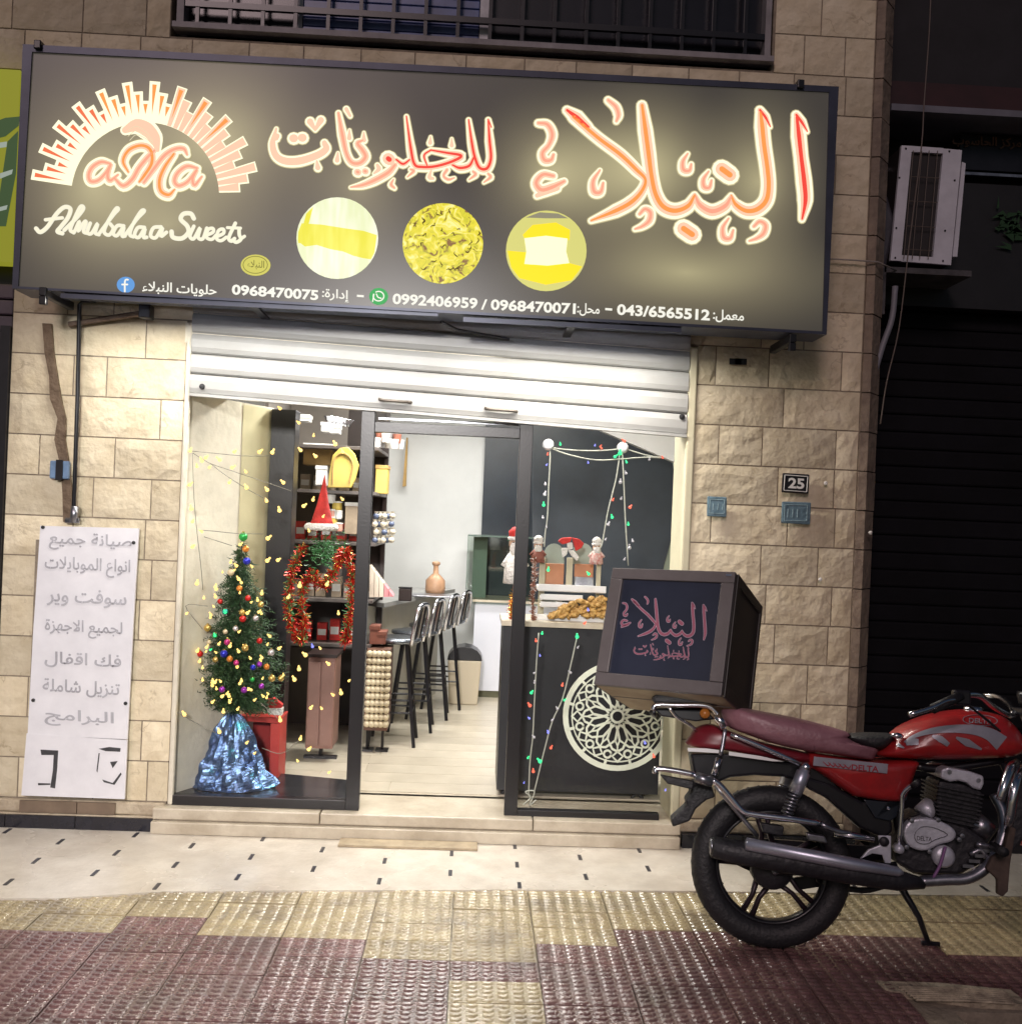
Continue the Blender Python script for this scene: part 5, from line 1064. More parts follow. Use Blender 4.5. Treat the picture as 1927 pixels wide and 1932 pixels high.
# ------------------------------------------------------------ christmas tree, foil bag, red box
TY_ = .27; tc_ = W(449, 1338, TY_); tt = W(457, 1010, TY_); H = tt.z-tc_.z; pm = (5.1+TY_)/F
tree = thing('christmas_tree', (tc_.x, TY_, tc_.z), 'small artificial christmas tree in a blue foil bag in the left window', 'christmas tree')
PRF = [(0, 46), (.06, 70), (.14, 88), (.27, 92), (.42, 80), (.6, 56), (.8, 32), (.95, 15), (1, 8)]
def trad(h):
    h = max(0, min(1, h))
    for (a, b), (c, d) in zip(PRF, PRF[1:]):
        if a <= h <= c: return pm*(b+(d-b)*(h-a)/(c-a))
    return pm*7
r0 = random.Random(11); fol = MB()
for k in range(2300):
    h = 1-math.sqrt(r0.random())*.97; a = r0.uniform(0, 2*pi); R_ = trad(h)*r0.uniform(.35, 1.05)
    root = Vector((tc_.x+(tt.x-tc_.x)*h, TY_, tc_.z+H*h)); tip = root+Vector((R_*cos(a), R_*sin(a)*.62, -.02-.03*r0.random()+.02*cos(a*5)))
    st_ = root.lerp(tip, .2); 
    for q in range(11):
        c = st_.lerp(tip, q/10); d = ((tip-root).normalized()*.6+Vector((r0.gauss(0, .6), r0.gauss(0, .6), r0.gauss(0, .6)))).normalized()*r0.uniform(.014, .03); s = d.orthogonal().normalized()*.0030
        fol.add([c-s, c+s, c+d], [(0, 1, 2)], r0.randrange(2))
fo_ = fol.build('foliage', [mat('needle_dark', (.016, .045, .018), .55), mat('needle_green', (.04, .095, .035), .5)], tree); fo_['kind'] = 'stuff'
b = MB(); b.tube([(tc_.x-.01, TY_, tc_.z-.14), (tc_.x, TY_, tc_.z+.02), (tt.x, TY_, tt.z-.05)], [.012, .011, .003], 6); b.build('trunk', mat('trunk_brown', (.08, .045, .03), .8), tree)
bag = thing('foil_bag', W(435, 1497, .2), 'crumpled shiny blue foil bag wrapped round the foot of the christmas tree', 'bag')
b = MB(); ap = W(438, 1343, .24); bl2 = W(356, 1497, .2); br2 = W(513, 1500, .2); cxb = (bl2.x+br2.x)/2; zb0 = .176; hb = ap.z-zb0; nr2, nh = 44, 34; vs = []
for j in range(nh+1):
    h = j/nh; wdt = (br2.x-bl2.x)/2*(1-h)**.62*(1-.12*sin(h*pi)) if h < 1 else 0
    cxx = cxb+(ap.x-cxb)*h
    for i in range(nr2):
        a = 2*pi*i/nr2; v = Vector((cos(a)*2.6, sin(a)*2.6, h*1.5)); nz = noise.noise(v*1.3)*.9+abs(noise.noise(v*2.6+Vector((7, 3, 1))))*.9-.3; nz += noise.noise(v*6)*.2
        rr = wdt*(1+.26*nz*(1 if j else .3))+.004; vs.append((cxx+rr*cos(a), .24+rr*sin(a)*.72, zb0+hb*h+(.015*nz if 0 < j < nh else 0)))
b.add(vs, [(j*nr2+i, j*nr2+(i+1) % nr2, (j+1)*nr2+(i+1) % nr2, (j+1)*nr2+i) for j in range(nh) for i in range(nr2)])
fm2 = mat('blue_foil', (.16, .30, .52), .27, metal=.8, rgb2=(.05, .09, .22), vs=9, bump=.7, bs=20); b.build('foil', fm2, bag)
t_ = fm2.node_tree; r_p = [n for n in t_.nodes if n.bl_idname == 'ShaderNodeValToRGB'][0]; e_ = r_p.color_ramp.elements.new(.60); e_.color = (.17, .28, .50, 1); r_p.color_ramp.elements[2].color = (.10, .62, .78, 1); r_p.color_ramp.elements[2].position = .70  # cyan ramp stop paints highlights into the foil colour
t = thing('red_gift_box', W(495, 1495, .44), 'open red cardboard box with cream top behind the blue foil bag', 'box')
def fq(pts, Y, dep, m, nm, z=zb, par=t): f = [W(*z(x, y), Y) for x, y in pts]; b = MB(); b.prism(f, [p+Vector((0, dep, 0)) for p in f]); return b.build(nm, m, par, bevel=.002)
rb = mat('red_card', (.50, .045, .035), .5, var=.15, vs=5); rb2 = mat('deep_red_card', (.33, .012, .01), .5)
fq([(560, 1085), (900, 1110), (888, 1150), (570, 1130)], .42, .2, rb, 'edge'); fq([(815, 1150), (888, 1151), (870, 1690), (800, 1680)], .42, .2, rb, 'side'); fq([(560, 1131), (814, 1150), (800, 1680), (540, 1640)], .55, .03, rb2, 'inside'); fq([(555, 930), (700, 930), (760, 1060), (780, 1082), (560, 1082)], .50, .05, tan, 'flap')
fq([(770, 975), (830, 950), (905, 1005), (900, 1030), (800, 1030)], .40, .04, M['red'], 'cap', par=(h2 := thing('small_santa_cap', W(*zb(840, 1040), .4), 'small red cap with white brim lying on the red box', 'hat'))); fq([(780, 1031), (905, 1032), (900, 1090), (800, 1080)], .395, .05, M['whitefur'], 'brim', par=h2)
# baubles
BC = {'gold': ((.72, .50, .16), .25, .7), 'red': ((.60, .02, .02), .2, .3), 'blue': ((.03, .04, .55), .2, .4), 'purple': ((.38, .05, .50), .22, .4), 'green': ((.03, .40, .08), .22, .3), 'silver': ((.75, .72, .75), .2, .6), 'orange': ((.78, .28, .05), .25, .4), 'pink': ((.65, .05, .25), .22, .4), 'teal': ((.04, .45, .42), .2, .4), 'cream': ((.75, .62, .42), .35, .2)}
BM = {k: mat('bauble_'+k, v[0], v[1], metal=v[2]) for k, v in BC.items()}
BL = [('gold', 620, 565, 1), ('gold', 825, 800, 1), ('gold', 895, 800, .9), ('silver', 820, 600, 1), ('red', 640, 180, .85), ('gold', 740, 230, .9), ('orange', 575, 105, .9), ('blue', 455, 610, 1.1), ('orange', 500, 650, .9), ('pink', 550, 680, .8), ('pink', 480, 520, .9), ('green', 385, 470, .8), ('gold', 330, 410, 1.1), ('purple', 440, 885, .9), ('purple', 610, 890, .9), ('purple', 745, 860, .8), ('blue', 680, 715, .8), ('purple', 730, 690, .8), ('orange', 785, 710, .85), ('green', 675, 810, .7), ('red', 730, 510, .85), ('gold', 390, 655, .85), ('teal', 465, 285, .9), ('red', 270, 610, .9), ('red', 425, 205, .8), ('silver', 545, 415, .8), ('red', 600, 340, 1), ('gold', 595, 290, .9), ('silver', 700, 335, .85), ('cream', 465, 440, .7), ('cream', 340, 520, .7)]
seen = {}
def blab(c, x, y):  # high / in the middle ...
    v = 'high' if y < 330 else ('in the middle' if y < 600 else ('in the lower half' if y < 780 else 'near the bottom')); s = 'left side' if x < 430 else ('centre' if x < 660 else 'right side')
    r = '%s bauble %s of the tree, on its %s' % (c, v, s)
    seen[r] = seen.get(r, 0)+1
    return r if seen[r] == 1 else r+', rightmost'
for c, x, y, k in BL+[('green', 0, 0, 1.3), ('orange', 1, 0, 1.0), ('blue', 2, 0, 1.1), ('cream', 3, 0, 1.0)]:
    if y == 0:
        u, v = {0: za(700, 1450), 1: za(722, 1560), 2: za(732, 1668), 3: za(590, 1770)}[x]; lab = {0: 'shining green bauble at the very top of the tree', 1: 'orange bauble just under the tree top', 2: 'blue bauble third from the tree top', 3: 'cream bauble on the upper left of the tree'}[x]
    else: u, v = zb(x, y); lab = blab(c, x, y)
    h = (W(u, v, TY_).z-tc_.z)/H; ry = trad(max(.05, min(1, h)))*.62; ax = W(u, v, TY_).x-(tc_.x+(tt.x-tc_.x)*h); fr_ = max(0, 1-(ax/max(trad(max(.05, min(1, h))), .01))**2)**.5
    p = W(u, v, TY_-ry*fr_*1.02-.01); t = thing('bauble', p, lab, 'bauble', 'baubles on the christmas tree'); b = MB(); r = .0185*k; b.ball(p, r, 12); b.build('ball', BM[c], t, smooth=True); b = MB(); b.lathe([(r*.3, r*.93), (r*.28, r*1.2), (.0005, r*1.22)], p, 8); b.build('cap', BM['gold'], t)
# ------------------------------------------------------------ strings of lights
E_y = emat('bulb_warm', (1, .66, .18), 1.9); E_g = emat('bulb_green', (.05, 1, .32), 1.3); E_rd = emat('bulb_red', (1, .16, .09), 1.2); E_b = emat('bulb_blue', (.25, .27, 1), 1.3); E_pl = mat('bulb_clear', (.55, .55, .6), .2, metal=.2)
def bulbs(par, pts, m, Y, r, star=True):
    me = None
    for u, v in pts:
        p = W(u, v, Y)
        if me is None:
            b = MB(); b.ball((0, 0, 0), r, 6); b.lathe([(r*.5, 0), (r*.4, r*2.0)], (0, 0, 0), 6); o = b.build('bulb', m, par); me = o.data
            me.materials.append(M['whitefur'])
        else: o = link('bulb', me, par)
        o.scale = [random.uniform(.65, 1.2)]*3; o.location = p; o.rotation_euler = (random.uniform(-.6, .6), random.uniform(-1, 1), 0)
fy = thing('fairy_lights', W(350, 860, .01), 'warm yellow fairy lights strung across the left window and wall', 'string lights')
A = [za(*p) for p in ((225, 680), (285, 820), (330, 770), (365, 740), (395, 830), (490, 760), (620, 690), (600, 830), (725, 870), (845, 690), (960, 695), (575, 965), (730, 1010), (915, 1030), (910, 1130), (1060, 965), (1025, 1215), (220, 985), (235, 1200), (245, 1315), (330, 1405), (245, 1540), (285, 1870), (920, 1465), (915, 1665), (1010, 1660), (1215, 675), (1200, 430), (1030, 300), (1330, 545), (1525, 620), (1350, 730), (1590, 690), (1240, 1175), (1325, 1120), (1590, 1115), (1415, 1270), (1290, 1400))]
A += [zb(*p) for p in ((300, 180), (165, 300), (150, 1080), (420, 1215), (890, 1125), (630, 1300), (690, 1380), (1045, 1270), (1025, 1440), (1265, 1530), (1210, 1035), (1125, 1030), (1300, 930), (1360, 915), (1265, 690), (1035, 730), (1000, 810), (880, 570), (1200, 570), (1085, 620), (810, 475), (950, 175), (1040, 85), (1250, 75), (1340, 300), (1420, 820), (1110, 1350))]
bulbs(fy, A, E_y, .012, .0098)
Tl = [zb(*p) for p in ((290, 720), (290, 815), (430, 825), (590, 820), (665, 890), (760, 940), (320, 560), (415, 535), (365, 985), (500, 985), (450, 1060), (440, 940), (480, 920), (350, 330), (395, 110), (390, 170), (745, 300), (790, 540), (250, 590), (560, 1040), (590, 60), (500, 940))]+[za(*p) for p in ((515, 1770), (780, 1720), (660, 1830), (620, 1750), (450, 1900))]
r0 = random.Random(21)
for k in range(36):
    h_ = 1-math.sqrt(r0.random())*.95; v_ = 1338+(1010-1338)*h_; wpx = trad(h_)/pm; Tl.append((449+8*h_+r0.uniform(-1, 1)*wpx*.95, v_))
tlg = thing('tree_lights', W(450, 1200, .1), 'small warm lights wound through the christmas tree', 'string lights')
bulbs(tlg, Tl, E_y, TY_-.13, .0086)
for cc, pts in ((E_g, ((385, 470), (350, 580), (675, 815), (465, 290))), (E_b, ((455, 615), (680, 715), (1140, 555))), (emat('bulb_violet', (.7, .15, 1), 1.2), ((440, 885), (610, 890), (730, 690)))): bulbs(tlg, [zb(*p) for p in pts], cc, TY_-.15, .008)
wr_ = mat('wire_grey', (.20, .19, .15), .5)
def wire(par, pts, Y, r=.0018, m=None): b = MB(); b.tube([W(u, v, Y) for u, v in pts], r, 5, sm=4); b.build('wire', m or wr_, par, smooth=True)
for z, pl in ((za, [(225, 680), (350, 692), (700, 725), (930, 725)]), (za, [(250, 700), (400, 790), (600, 860), (900, 960), (1130, 1040)]), (za, [(400, 790), (560, 910), (750, 1030), (900, 1110)]), (za, [(245, 700), (260, 1100), (285, 1400), (320, 1700), (340, 1927)]), (za, [(300, 1390), (440, 1400), (640, 1420), (880, 1425)]), (za, [(350, 1450), (600, 1530)]), (zb, [(330, 242), (160, 240), (290, 420)]), (zb, [(90, 1060), (250, 1150), (390, 1220)]), (zb, [(740, 990), (890, 1130)]), (zb, [(750, 1340), (900, 1380), (1045, 1270)])): wire(fy, [z(*p) for p in pl], .010)
cl = thing('coloured_lights', W(1100, 860, .01), 'clear cabled string of green red and blue lights taped inside the right window', 'string lights')
cw = mat('clear_cable', (.40, .42, .36), .35)
for z, pl in ((z9, [(520, 340), (538, 400), (524, 700), (515, 950), (495, 1100), (485, 1230)]), (z9, [(550, 340), (750, 362), (990, 365), (1160, 350)]), (z9, [(560, 350), (700, 400), (950, 450), (1180, 440), (1400, 425), (1550, 430)]), (z9, [(1190, 340), (1400, 405), (1550, 430)]), (z9, [(1170, 350), (1130, 620), (1060, 900), (1010, 1180), (990, 1240)]), (z9, [(1185, 350), (1200, 650), (1215, 1000), (1240, 1400)]), (zl, [(360, 320), (350, 450), (340, 600), (325, 900), (315, 1100), (295, 1280), (285, 1540)]), (zl, [(645, 350), (600, 550), (540, 800), (460, 980), (400, 1200), (320, 1530)]), (zl, [(240, 1600), (300, 1540), (260, 1500), (330, 1500), (290, 1600), (340, 1560)])):
    wire(cl, [z(*p) for p in pl], .012, .0036, cw)
bulbs(cl, [z9(*p) for p in ((630, 310), (480, 855), (1095, 965), (1240, 1030), (1120, 420), (1225, 470), (1165, 390), (520, 1440), (885, 1475))]+[zl(*p) for p in ((385, 325), (645, 350), (305, 765), (550, 820), (280, 1250), (370, 1275))], E_g, .004, .0095)
bulbs(cl, [z9(*p) for p in ((515, 400), (990, 330), (1000, 345), (1100, 810), (1255, 875), (1550, 430), (1205, 280))]+[zl(*p) for p in ((340, 380), (535, 710), (295, 860), (450, 1175), (320, 1350), (700, 250), (1215, 1240))], E_rd, .004, .0085)
bulbs(cl, [z9(*p) for p in ((505, 495), (880, 475), (940, 320), (880, 1800))]+[zl(*p) for p in ((370, 490), (290, 955), (430, 1060), (250, 1435), (1150, 1140), (1300, 1490))], E_b, .004, .0065)
bulbs(cl, [z9(*p) for p in ((495, 670), (490, 760), (475, 970), (505, 1055), (1220, 570), (1170, 650), (1060, 1030), (1035, 1165), (1280, 1180), (1250, 1240), (1205, 1345), (1430, 445), (1175, 800))]+[zl(*p) for p in ((325, 620), (325, 1095), (650, 430), (595, 615), (500, 885), (460, 970), (330, 690))], E_pl, .004, .0085)
for x, y in ((522, 312), (1190, 338)): p = W(*z9(x, y), .006); b = MB(); b.lathe([(.0001, -.010), (.02, -.008), (.030, 0)], (p.x, p.y, p.z), 16, 'y'); b.build('suction_cup', mat('milky', (.72, .74, .76), .3), cl, smooth=True)
# ------------------------------------------------------------ motorcycle
bike = thing('motorcycle', (1.223, -1.206, 0), 'red motorcycle with faded burgundy seat leaning on its side stand at the right', 'motorcycle')
bike.rotation_euler = (radians(-7), 0, radians(-8)); BMX = Matrix.Translation(bike.location) @ (Matrix.Rotation(radians(-8), 4, 'Z') @ Matrix.Rotation(radians(-7), 4, 'X')); BI = BMX.inverted()
CL = BI @ CAM
def BP(u, v, d=0.0):
    r = BI.to_3x3() @ ray(u, v); return CL + r*((d-CL.y)/r.y)
k4 = zr(1280, 1340, 3.331); k5b = zr(1600, 1340, 3.331)
def bb(mb, name, m, smooth=False, par=None, bevel=0): return mb.build(name, m, par or bike, smooth=smooth, bevel=bevel, world=False)
def slab(pts, d0, d1, m, name, bevel=.002, par=None):
    f = [BP(*p, d0) for p in pts]; b = MB(); b.prism(f, [Vector((p.x, d1, p.z)) for p in f]); return bb(b, name, m, par=par, bevel=bevel)
def P4(*l): return [k4(*p) for p in l]
def P5(*l): return [k5b(*p) for p in l]
def refine(L, k=4):
    n = len(L); o = []
    for i in range(n):
        a, b, c, d = (Vector((*L[(i+j) % n], 0)) for j in (-1, 0, 1, 2))
        for j in range(k): t = j/k; q = .5*((2*b)+(c-a)*t+(2*a-5*b+4*c-d)*t*t+(3*b-a-3*c+d)*t**3); o.append((q.x, q.y))
    return o
def inflate(pts, w, m, name, p=3.0, yc=0.0, k=3, ns=9):
    R_ = [BP(*q, yc-w*.6) for q in refine(pts, k)]; n = len(R_); cx = sum(q.x for q in R_)/n; cz = sum(q.z for q in R_)/n; vs = []
    for i in range(ns):
        s = -cos(pi*i/(ns-1))*.985; k_ = (1-abs(s)**p)**(1/p)
        k_ = .35+.65*k_ if False else k_
        for q in R_: vs.append((cx+(q.x-cx)*k_, yc+w*s, cz+(q.z-cz)*k_))
    b = MB(); b.add(vs, [(i*n+j, i*n+(j+1) % n, (i+1)*n+(j+1) % n, (i+1)*n+j) for i in range(ns-1) for j in range(n)]+[tuple(range(n))[::-1], tuple((ns-1)*n+j for j in range(n))])
    o = bb(b, name, m, smooth=True)
    ring = [(q.x-cx, q.z-cz) for q in R_]
    def surf(u, v):
        d = yc-w*.9
        for _ in range(3):
            q = BP(u, v, d); x, z = q.x-cx, q.z-cz; rho = 0; best = 9
            for i in range(n):
                ax, az = ring[i]; bx, bz = ring[(i+1) % n]; ex, ez = bx-ax, bz-az; den = x*ez-z*ex
                if abs(den) < 1e-9: continue
                t = (ax*ez-az*ex)/den; s_ = (ax*z-az*x)/den
                if t > 0 and -1e-6 <= s_ <= 1+1e-6: best = min(best, t)
            rho = min(.98, 1/best) if best < 9 else 0
            d = yc-w*(1-rho**p)**(1/p)
        return BP(u, v, d)
    return o, surf
def pipe(pts, r, m, name, n=8, sm=4, par=None):
    b = MB(); b.tube([BP(*p[:2], p[2]) for p in pts], r, n, sm=sm); return bb(b, name, m, True, par)
# wheels
def wheel(c):
    R_, rt = .262, .050
    w = MB(); w.torus(c, R_, rt, 64, 12, 'y', sq=.95); ty = bb(w, 'tyre', M['rubber'], True)
    w = MB()
    for k in range(44):
        a = 2*pi*k/44
        for s in (-1, 1):
            q = [c+Vector(((R_+rt*rr)*cos(a+da), s*rt*yy, (R_+rt*rr)*sin(a+da))) for rr, yy, da in ((.94, .42, 0), (.98, .12, .03), (1.03, .10, .05), (.99, .44, .02))]; w.add(q, [(0, 1, 2, 3)])
    f = bb(w, 'tread', M['rubber'], par=ty); f['kind'] = 'stuff'
    w = MB(); w.torus(c, .212, .011, 56, 8, 'y', sq=3.0); rm_ = bb(w, 'rim', M['blackpaint'], True)
    for k in range(5):
        a = radians(245+72*k); d = Vector((cos(a), 0, sin(a))); e = Vector((-sin(a), 0, cos(a)))
        for s in (-1, 1):
            w = MB(); w.tube([c+d*.05+e*s*.030, c+d*.13+e*s*.014, c+d*.207+e*s*.020], [.013, .010, .012], 6); bb(w, 'spoke', mat('wheel_plum', (.035, .022, .03), .35, metal=.3) if k == 0 and s < 0 else bpy.data.materials['wheel_plum'], True)
    w = MB(); w.lathe([(.03, -.07), (.075, -.065), (.085, -.03), (.085, .03), (.03, .06)], c, 28, 'y'); bb(w, 'hub', M['engineblack'], True)
    w = MB(); w.tube([c+Vector((0, -.12, 0)), c+Vector((0, .12, 0))], .01, 8); bb(w, 'axle', M['steel'], True)
rc = BP(*k4(868, 1315), 0.0); RC = Vector((rc.x, 0, .31)); wheel(RC); FC = Vector((RC.x+1.27, 0, .31)); wheel(FC)
w = MB(); w.lathe([(.03, -.075), (.05, -.074), (.05, -.07)], FC, 24, 'y'); w.lathe([(.09, -.066), (.115, -.066), (.115, -.062), (.09, -.062)], FC, 32, 'y'); bb(w, 'brake_disc', M['steel'])
# frame, swingarm, mudguards
def rods(L, r, m, name, d):
    for pts in L: pipe([(*p, d) for p in pts], r, m, name, 8, 3)
slab(P4((330, 560), (600, 560), (1150, 640), (1290, 720), (1399, 880), (1330, 900), (1180, 790), (950, 715), (760, 705), (600, 720), (480, 770), (360, 740)), -.06, .06, M['blackpaint'], 'rear_mudguard', .012)
slab(P4((350, 745), (475, 770), (500, 850), (440, 870), (370, 930), (330, 1010), (215, 1050), (205, 1000), (310, 905), (300, 870), (330, 830)), -.05, .05, M['rubber'], 'mud_flap', .008)
slab(P5((0, 700), (200, 760), (420, 880), (600, 890), (620, 1080), (560, 1130), (400, 1060), (180, 860), (40, 790)), -.07, .07, M['blackpaint'], 'battery_box', .012)
slab(P5((420, 865), (620, 885), (700, 860), (720, 760), (640, 980), (600, 1010), (500, 990)), -.085, .085, mat('frame_blue_black', (.012, .018, .028), .3), 'toolbox', .006)
b = MB(); p = BP(*k5b(585, 922), -.092); b.ball(p, .008, 8); bb(b, 'bolt', M['chrome'])
for s in (-1, 1): b = MB(); b.tube([RC+Vector((0, s*.09, 0)), RC+Vector((.25, s*.09, .02)), RC+Vector((.46, s*.08, .05))], .018, 8); bb(b, 'swingarm', M['blackpaint'], True)
b = MB(); b.lathe([(.07, .075), (.07, .085)], RC, 24, 'y'); b.box(RC.x-.02, RC.x+.48, .075, .09, .33, .40); bb(b, 'chain_case', M['blackpaint'])
rods([P5((760, 640), (900, 660), (1100, 640), (1350, 600)), P5((640, 880), (650, 1050), (680, 1240), (760, 1330), (1000, 1350), (1180, 1260)), P5((1350, 620), (1420, 800), (1380, 1000), (1200, 1270))], .016, M['blackpaint'], 'frame_tube', -.02)
# shock absorbers
for s, nm in ((-1, -.115), (1, .115)):
    a = BP(*k4(1100, 650), -.115); c = BP(*k4(965, 985), -.115); a.y = c.y = nm; d = (c-a)
    b = MB(); b.tube([a, a+d*.08, a+d*.1, a+d*.52], [.02, .02, .027, .027], 12); bb(b, 'shock_body', M['shield'], True)
    b = MB(); b.tube([a+d*.5, a+d*1.02], .009, 8); bb(b, 'shock_rod', M['steel'], True)
    sp_ = []; e1 = d.normalized().orthogonal().normalized(); e2 = d.normalized().cross(e1)
    for k in range(7*10+1): t_ = k/70; an = 2*pi*k/10; sp_.append(a+d*(.5+.46*t_)+(e1*cos(an)+e2*sin(an))*.021)
    b = MB(); b.tube(sp_, .0052, 5); bb(b, 'shock_spring', M['steel'], True)
    b = MB(); b.ball(a, .022, 10); bb(b, 'shock_mount', M['chrome'], True)
# seat, tail, tank, side panel
_, seat_s = inflate(P4((552, 245), (700, 262), (900, 298), (1130, 345), (1399, 422))+P5((330, 455), (420, 500), (535, 530), (520, 580), (480, 608), (250, 575), (60, 548))+P4((1150, 556), (900, 500), (700, 430), (585, 375)), .13, M['seat'], 'seat', 3.4)
slab(P4((560, 262), (700, 280), (900, 312), (1399, 425))+P5((300, 440), (320, 452), (200, 425), (0, 372))+P4((900, 330), (600, 290)), -.02, .10, M['rubber'], 'seat_strap', .002)
inflate(P5((300, 450), (420, 430), (560, 430), (640, 440), (600, 500), (540, 535), (420, 520)), .10, M['rubber'], 'seat_nose', 3)
inflate(P4((385, 395), (480, 370), (600, 415), (850, 500), (1150, 570), (1160, 625), (900, 600), (600, 545), (325, 512), (340, 450)), .11, M['darkred'], 'tail_cowl', 3.5)
slab(P4((315, 520), (440, 524), (525, 535), (522, 556), (420, 550), (318, 545)), -.112, -.104, M['white'], 'tail_stripe', .001); slab(P4((590, 545), (800, 575), (960, 612), (880, 610), (590, 570)), -.118, -.110, M['white'], 'tail_stripe', .001)
_, side_s = inflate(P5((60, 560), (200, 575), (480, 612), (640, 605), (790, 612), (770, 680), (700, 860), (600, 880), (400, 852), (330, 830), (130, 690), (60, 640)), .125, M['redpaint'], 'side_panel', 5)
slab(P5((90, 578), (585, 628), (578, 692), (85, 638)), -.131, -.127, M['silverdecal'], 'side_decal', .001)
text_on(lambda u, v: BP(u, v, -.1325), 'DELTA', k5b(340, 668), k5b(520, 682), 11, mat('decal_red', (.35, .02, .04), .4), bike, 'side_lettering', bold=.02, ext=.001, world=False)
b = MB()
for k in range(5): ribbon(b, P5((150+k*34, 612+k*4), (185+k*34, 640+k*4), (200+k*34, 620+k*4)), [1.0, 2.6, 1], lambda u, v: BP(u, v, -.1325), .0004*k, 0, NY)
bb(b, 'side_flash', bpy.data.materials['decal_red'])
tank, tank_s = inflate(P5((525, 578), (570, 520), (620, 470), (700, 400), (800, 350), (920, 308), (1040, 284), (1160, 274), (1300, 290), (1400, 325), (1480, 400), (1530, 490), (1510, 560), (1400, 592), (1200, 602), (950, 606), (700, 600)), .145, M['redpaint'], 'fuel_tank', 3.0, k=3, ns=13)
def tdecal(L, w, name='tank_decal', m=None):
    b = MB(); P = P5(*L); wz = [x*.9432/3.331 for x in w]
    P2 = [Vector((*q, 0)) for q in P]; P2, wz = catm(P2, wz, 5)
    Lr = []; n = len(P2)
    for i, q in enumerate(P2):
        t = (P2[min(i+1, n-1)]-P2[max(i-1, 0)]).normalized(); nn = Vector((-t.y, t.x, 0))
        for s in (-.5, -.17, .17, .5): u = q+nn*wz[i]*s; p = tank_s(u.x, u.y); Lr.append(p+Vector((0, -.0035, 0)))
    b.add(Lr, [(i*4+j, i*4+4+j, i*4+5+j, i*4+1+j) for i in range(n-1) for j in range(3)]); bb(b, name, m or M['silverdecal'], True)
tdecal([(690, 480), (760, 440), (880, 405), (1020, 392), (1160, 400), (1260, 430), (1340, 490)], [10, 26, 40, 52, 66, 84, 110])
tdecal([(700, 490), (735, 478), (785, 480)], [30, 50, 40]); tdecal([(875, 440), (930, 460), (985, 500)], [16, 44, 30]); tdecal([(1035, 450), (1110, 485), (1205, 530)], [14, 52, 12]); tdecal([(620, 480), (650, 500), (690, 520)], [14, 26, 10])
b = MB(); ovp = [k5b(1195+115*cos(a*pi/12), 335+36*sin(a*pi/12)+.05*115*cos(a*pi/12)) for a in range(25)]
for i in range(24): b.tube([tank_s(*ovp[i])+Vector((0, -.003, 0)), tank_s(*ovp[i+1])+Vector((0, -.003, 0))], .0014, 4)
bb(b, 'tank_badge', M['silverdecal']); text_on(lambda u, v: tank_s(u, v)+Vector((0, -.003, 0)), 'DELTA', k5b(1120, 352), k5b(1275, 362), 9, M['silverdecal'], bike, 'tank_lettering', bold=.01, ext=.001, world=False)
b = MB(); p = BP(*k5b(645, 440), -.1); b.ball(p, .016, 8, sq=(1.6, 1, .8)); bb(b, 'tank_bolt', M['chrome'], True)
p = BP(*k5b(1150, 272), 0); b = MB(); b.lathe([(.035, -.01), (.035, .012), (.02, .018), (.001, .018)], p, 18); bb(b, 'fuel_cap', M['chrome'], True)
# engine
slab(P5((925, 740), (1090, 765), (1215, 815), (1180, 1060), (1100, 1060), (930, 1000), (905, 880)), -.085, .085, M['engineblack'], 'cylinder', .01)
for k in range(9):
    t_ = k/8; a = k5b(908+6*sin(t_*9), 770+t_*215); c = k5b(1222-t_*34, 832+t_*215); f = [BP(*a, -.10), BP(*c, -.10), BP(c[0], c[1]+2.6, -.10), BP(a[0], a[1]+2.6, -.10)]
    b = MB(); b.prism(f, [Vector((q.x, .10, q.z)) for q in f]); bb(b, 'cooling_fin', M['engineblack'])
slab(P5((940, 665), (985, 650), (1140, 680), (1222, 708), (1225, 760), (1205, 806), (1150, 790), (1110, 755), (1050, 740), (1000, 748), (935, 722)), -.105, .105, M['cast'], 'rocker_cover', .008)
for x, y in ((992, 680), (1185, 735)): b = MB(); p = BP(*k5b(x, y), -.108); b.lathe([(.0005, -.006), (.008, -.006), (.008, .0)], p, 8, 'y'); bb(b, 'bolt', M['steel'])
slab(P5((620, 1180), (700, 1000), (800, 960), (1100, 1040), (1260, 1150), (1230, 1290), (1050, 1370), (760, 1360), (640, 1290)), -.08, .09, M['engineblack'], 'crankcase', .015)
cvp = refine(P5((690, 1080), (730, 1010), (820, 990), (930, 1010), (1010, 1050), (1040, 1100), (1010, 1145), (930, 1165), (860, 1200), (790, 1205), (720, 1170)), 3)
o = slab(cvp, -.125, -.078, M['cast'], 'clutch_cover', .008)
b = MB(); ic = refine(P5((760, 1100), (800, 1050), (880, 1050), (980, 1098), (900, 1130), (840, 1160), (780, 1150)), 3); q = [BP(*p, -.1265) for p in ic]
for i in range(len(q)): b.tube([q[i], q[(i+1) % len(q)]], .0022, 4)
bb(b, 'cover_ridge', M['steel'], par=o); text_on(lambda u, v: BP(u, v, -.1255), 'DELTA', k5b(775, 1135), k5b(875, 1145), 8, M['engineblack'], bike, 'cover_lettering', ext=.001, world=False)
for x, y in ((705, 1180), (1055, 1130), (1075, 1105), (915, 1000), (740, 1005), (860, 1210)): b = MB(); p = BP(*k5b(x, y), -.12); b.lathe([(.0005, -.008), (.009, -.007), (.009, .02)], p, 8, 'y'); bb(b, 'bolt', M['steel'])
b = MB(); p = BP(*k5b(955, 1245), -.1); b.lathe([(.0005, -.012), (.03, -.01), (.042, .0), (.042, .04)], p, 20, 'y'); bb(b, 'oil_filter', M['cast'], True)
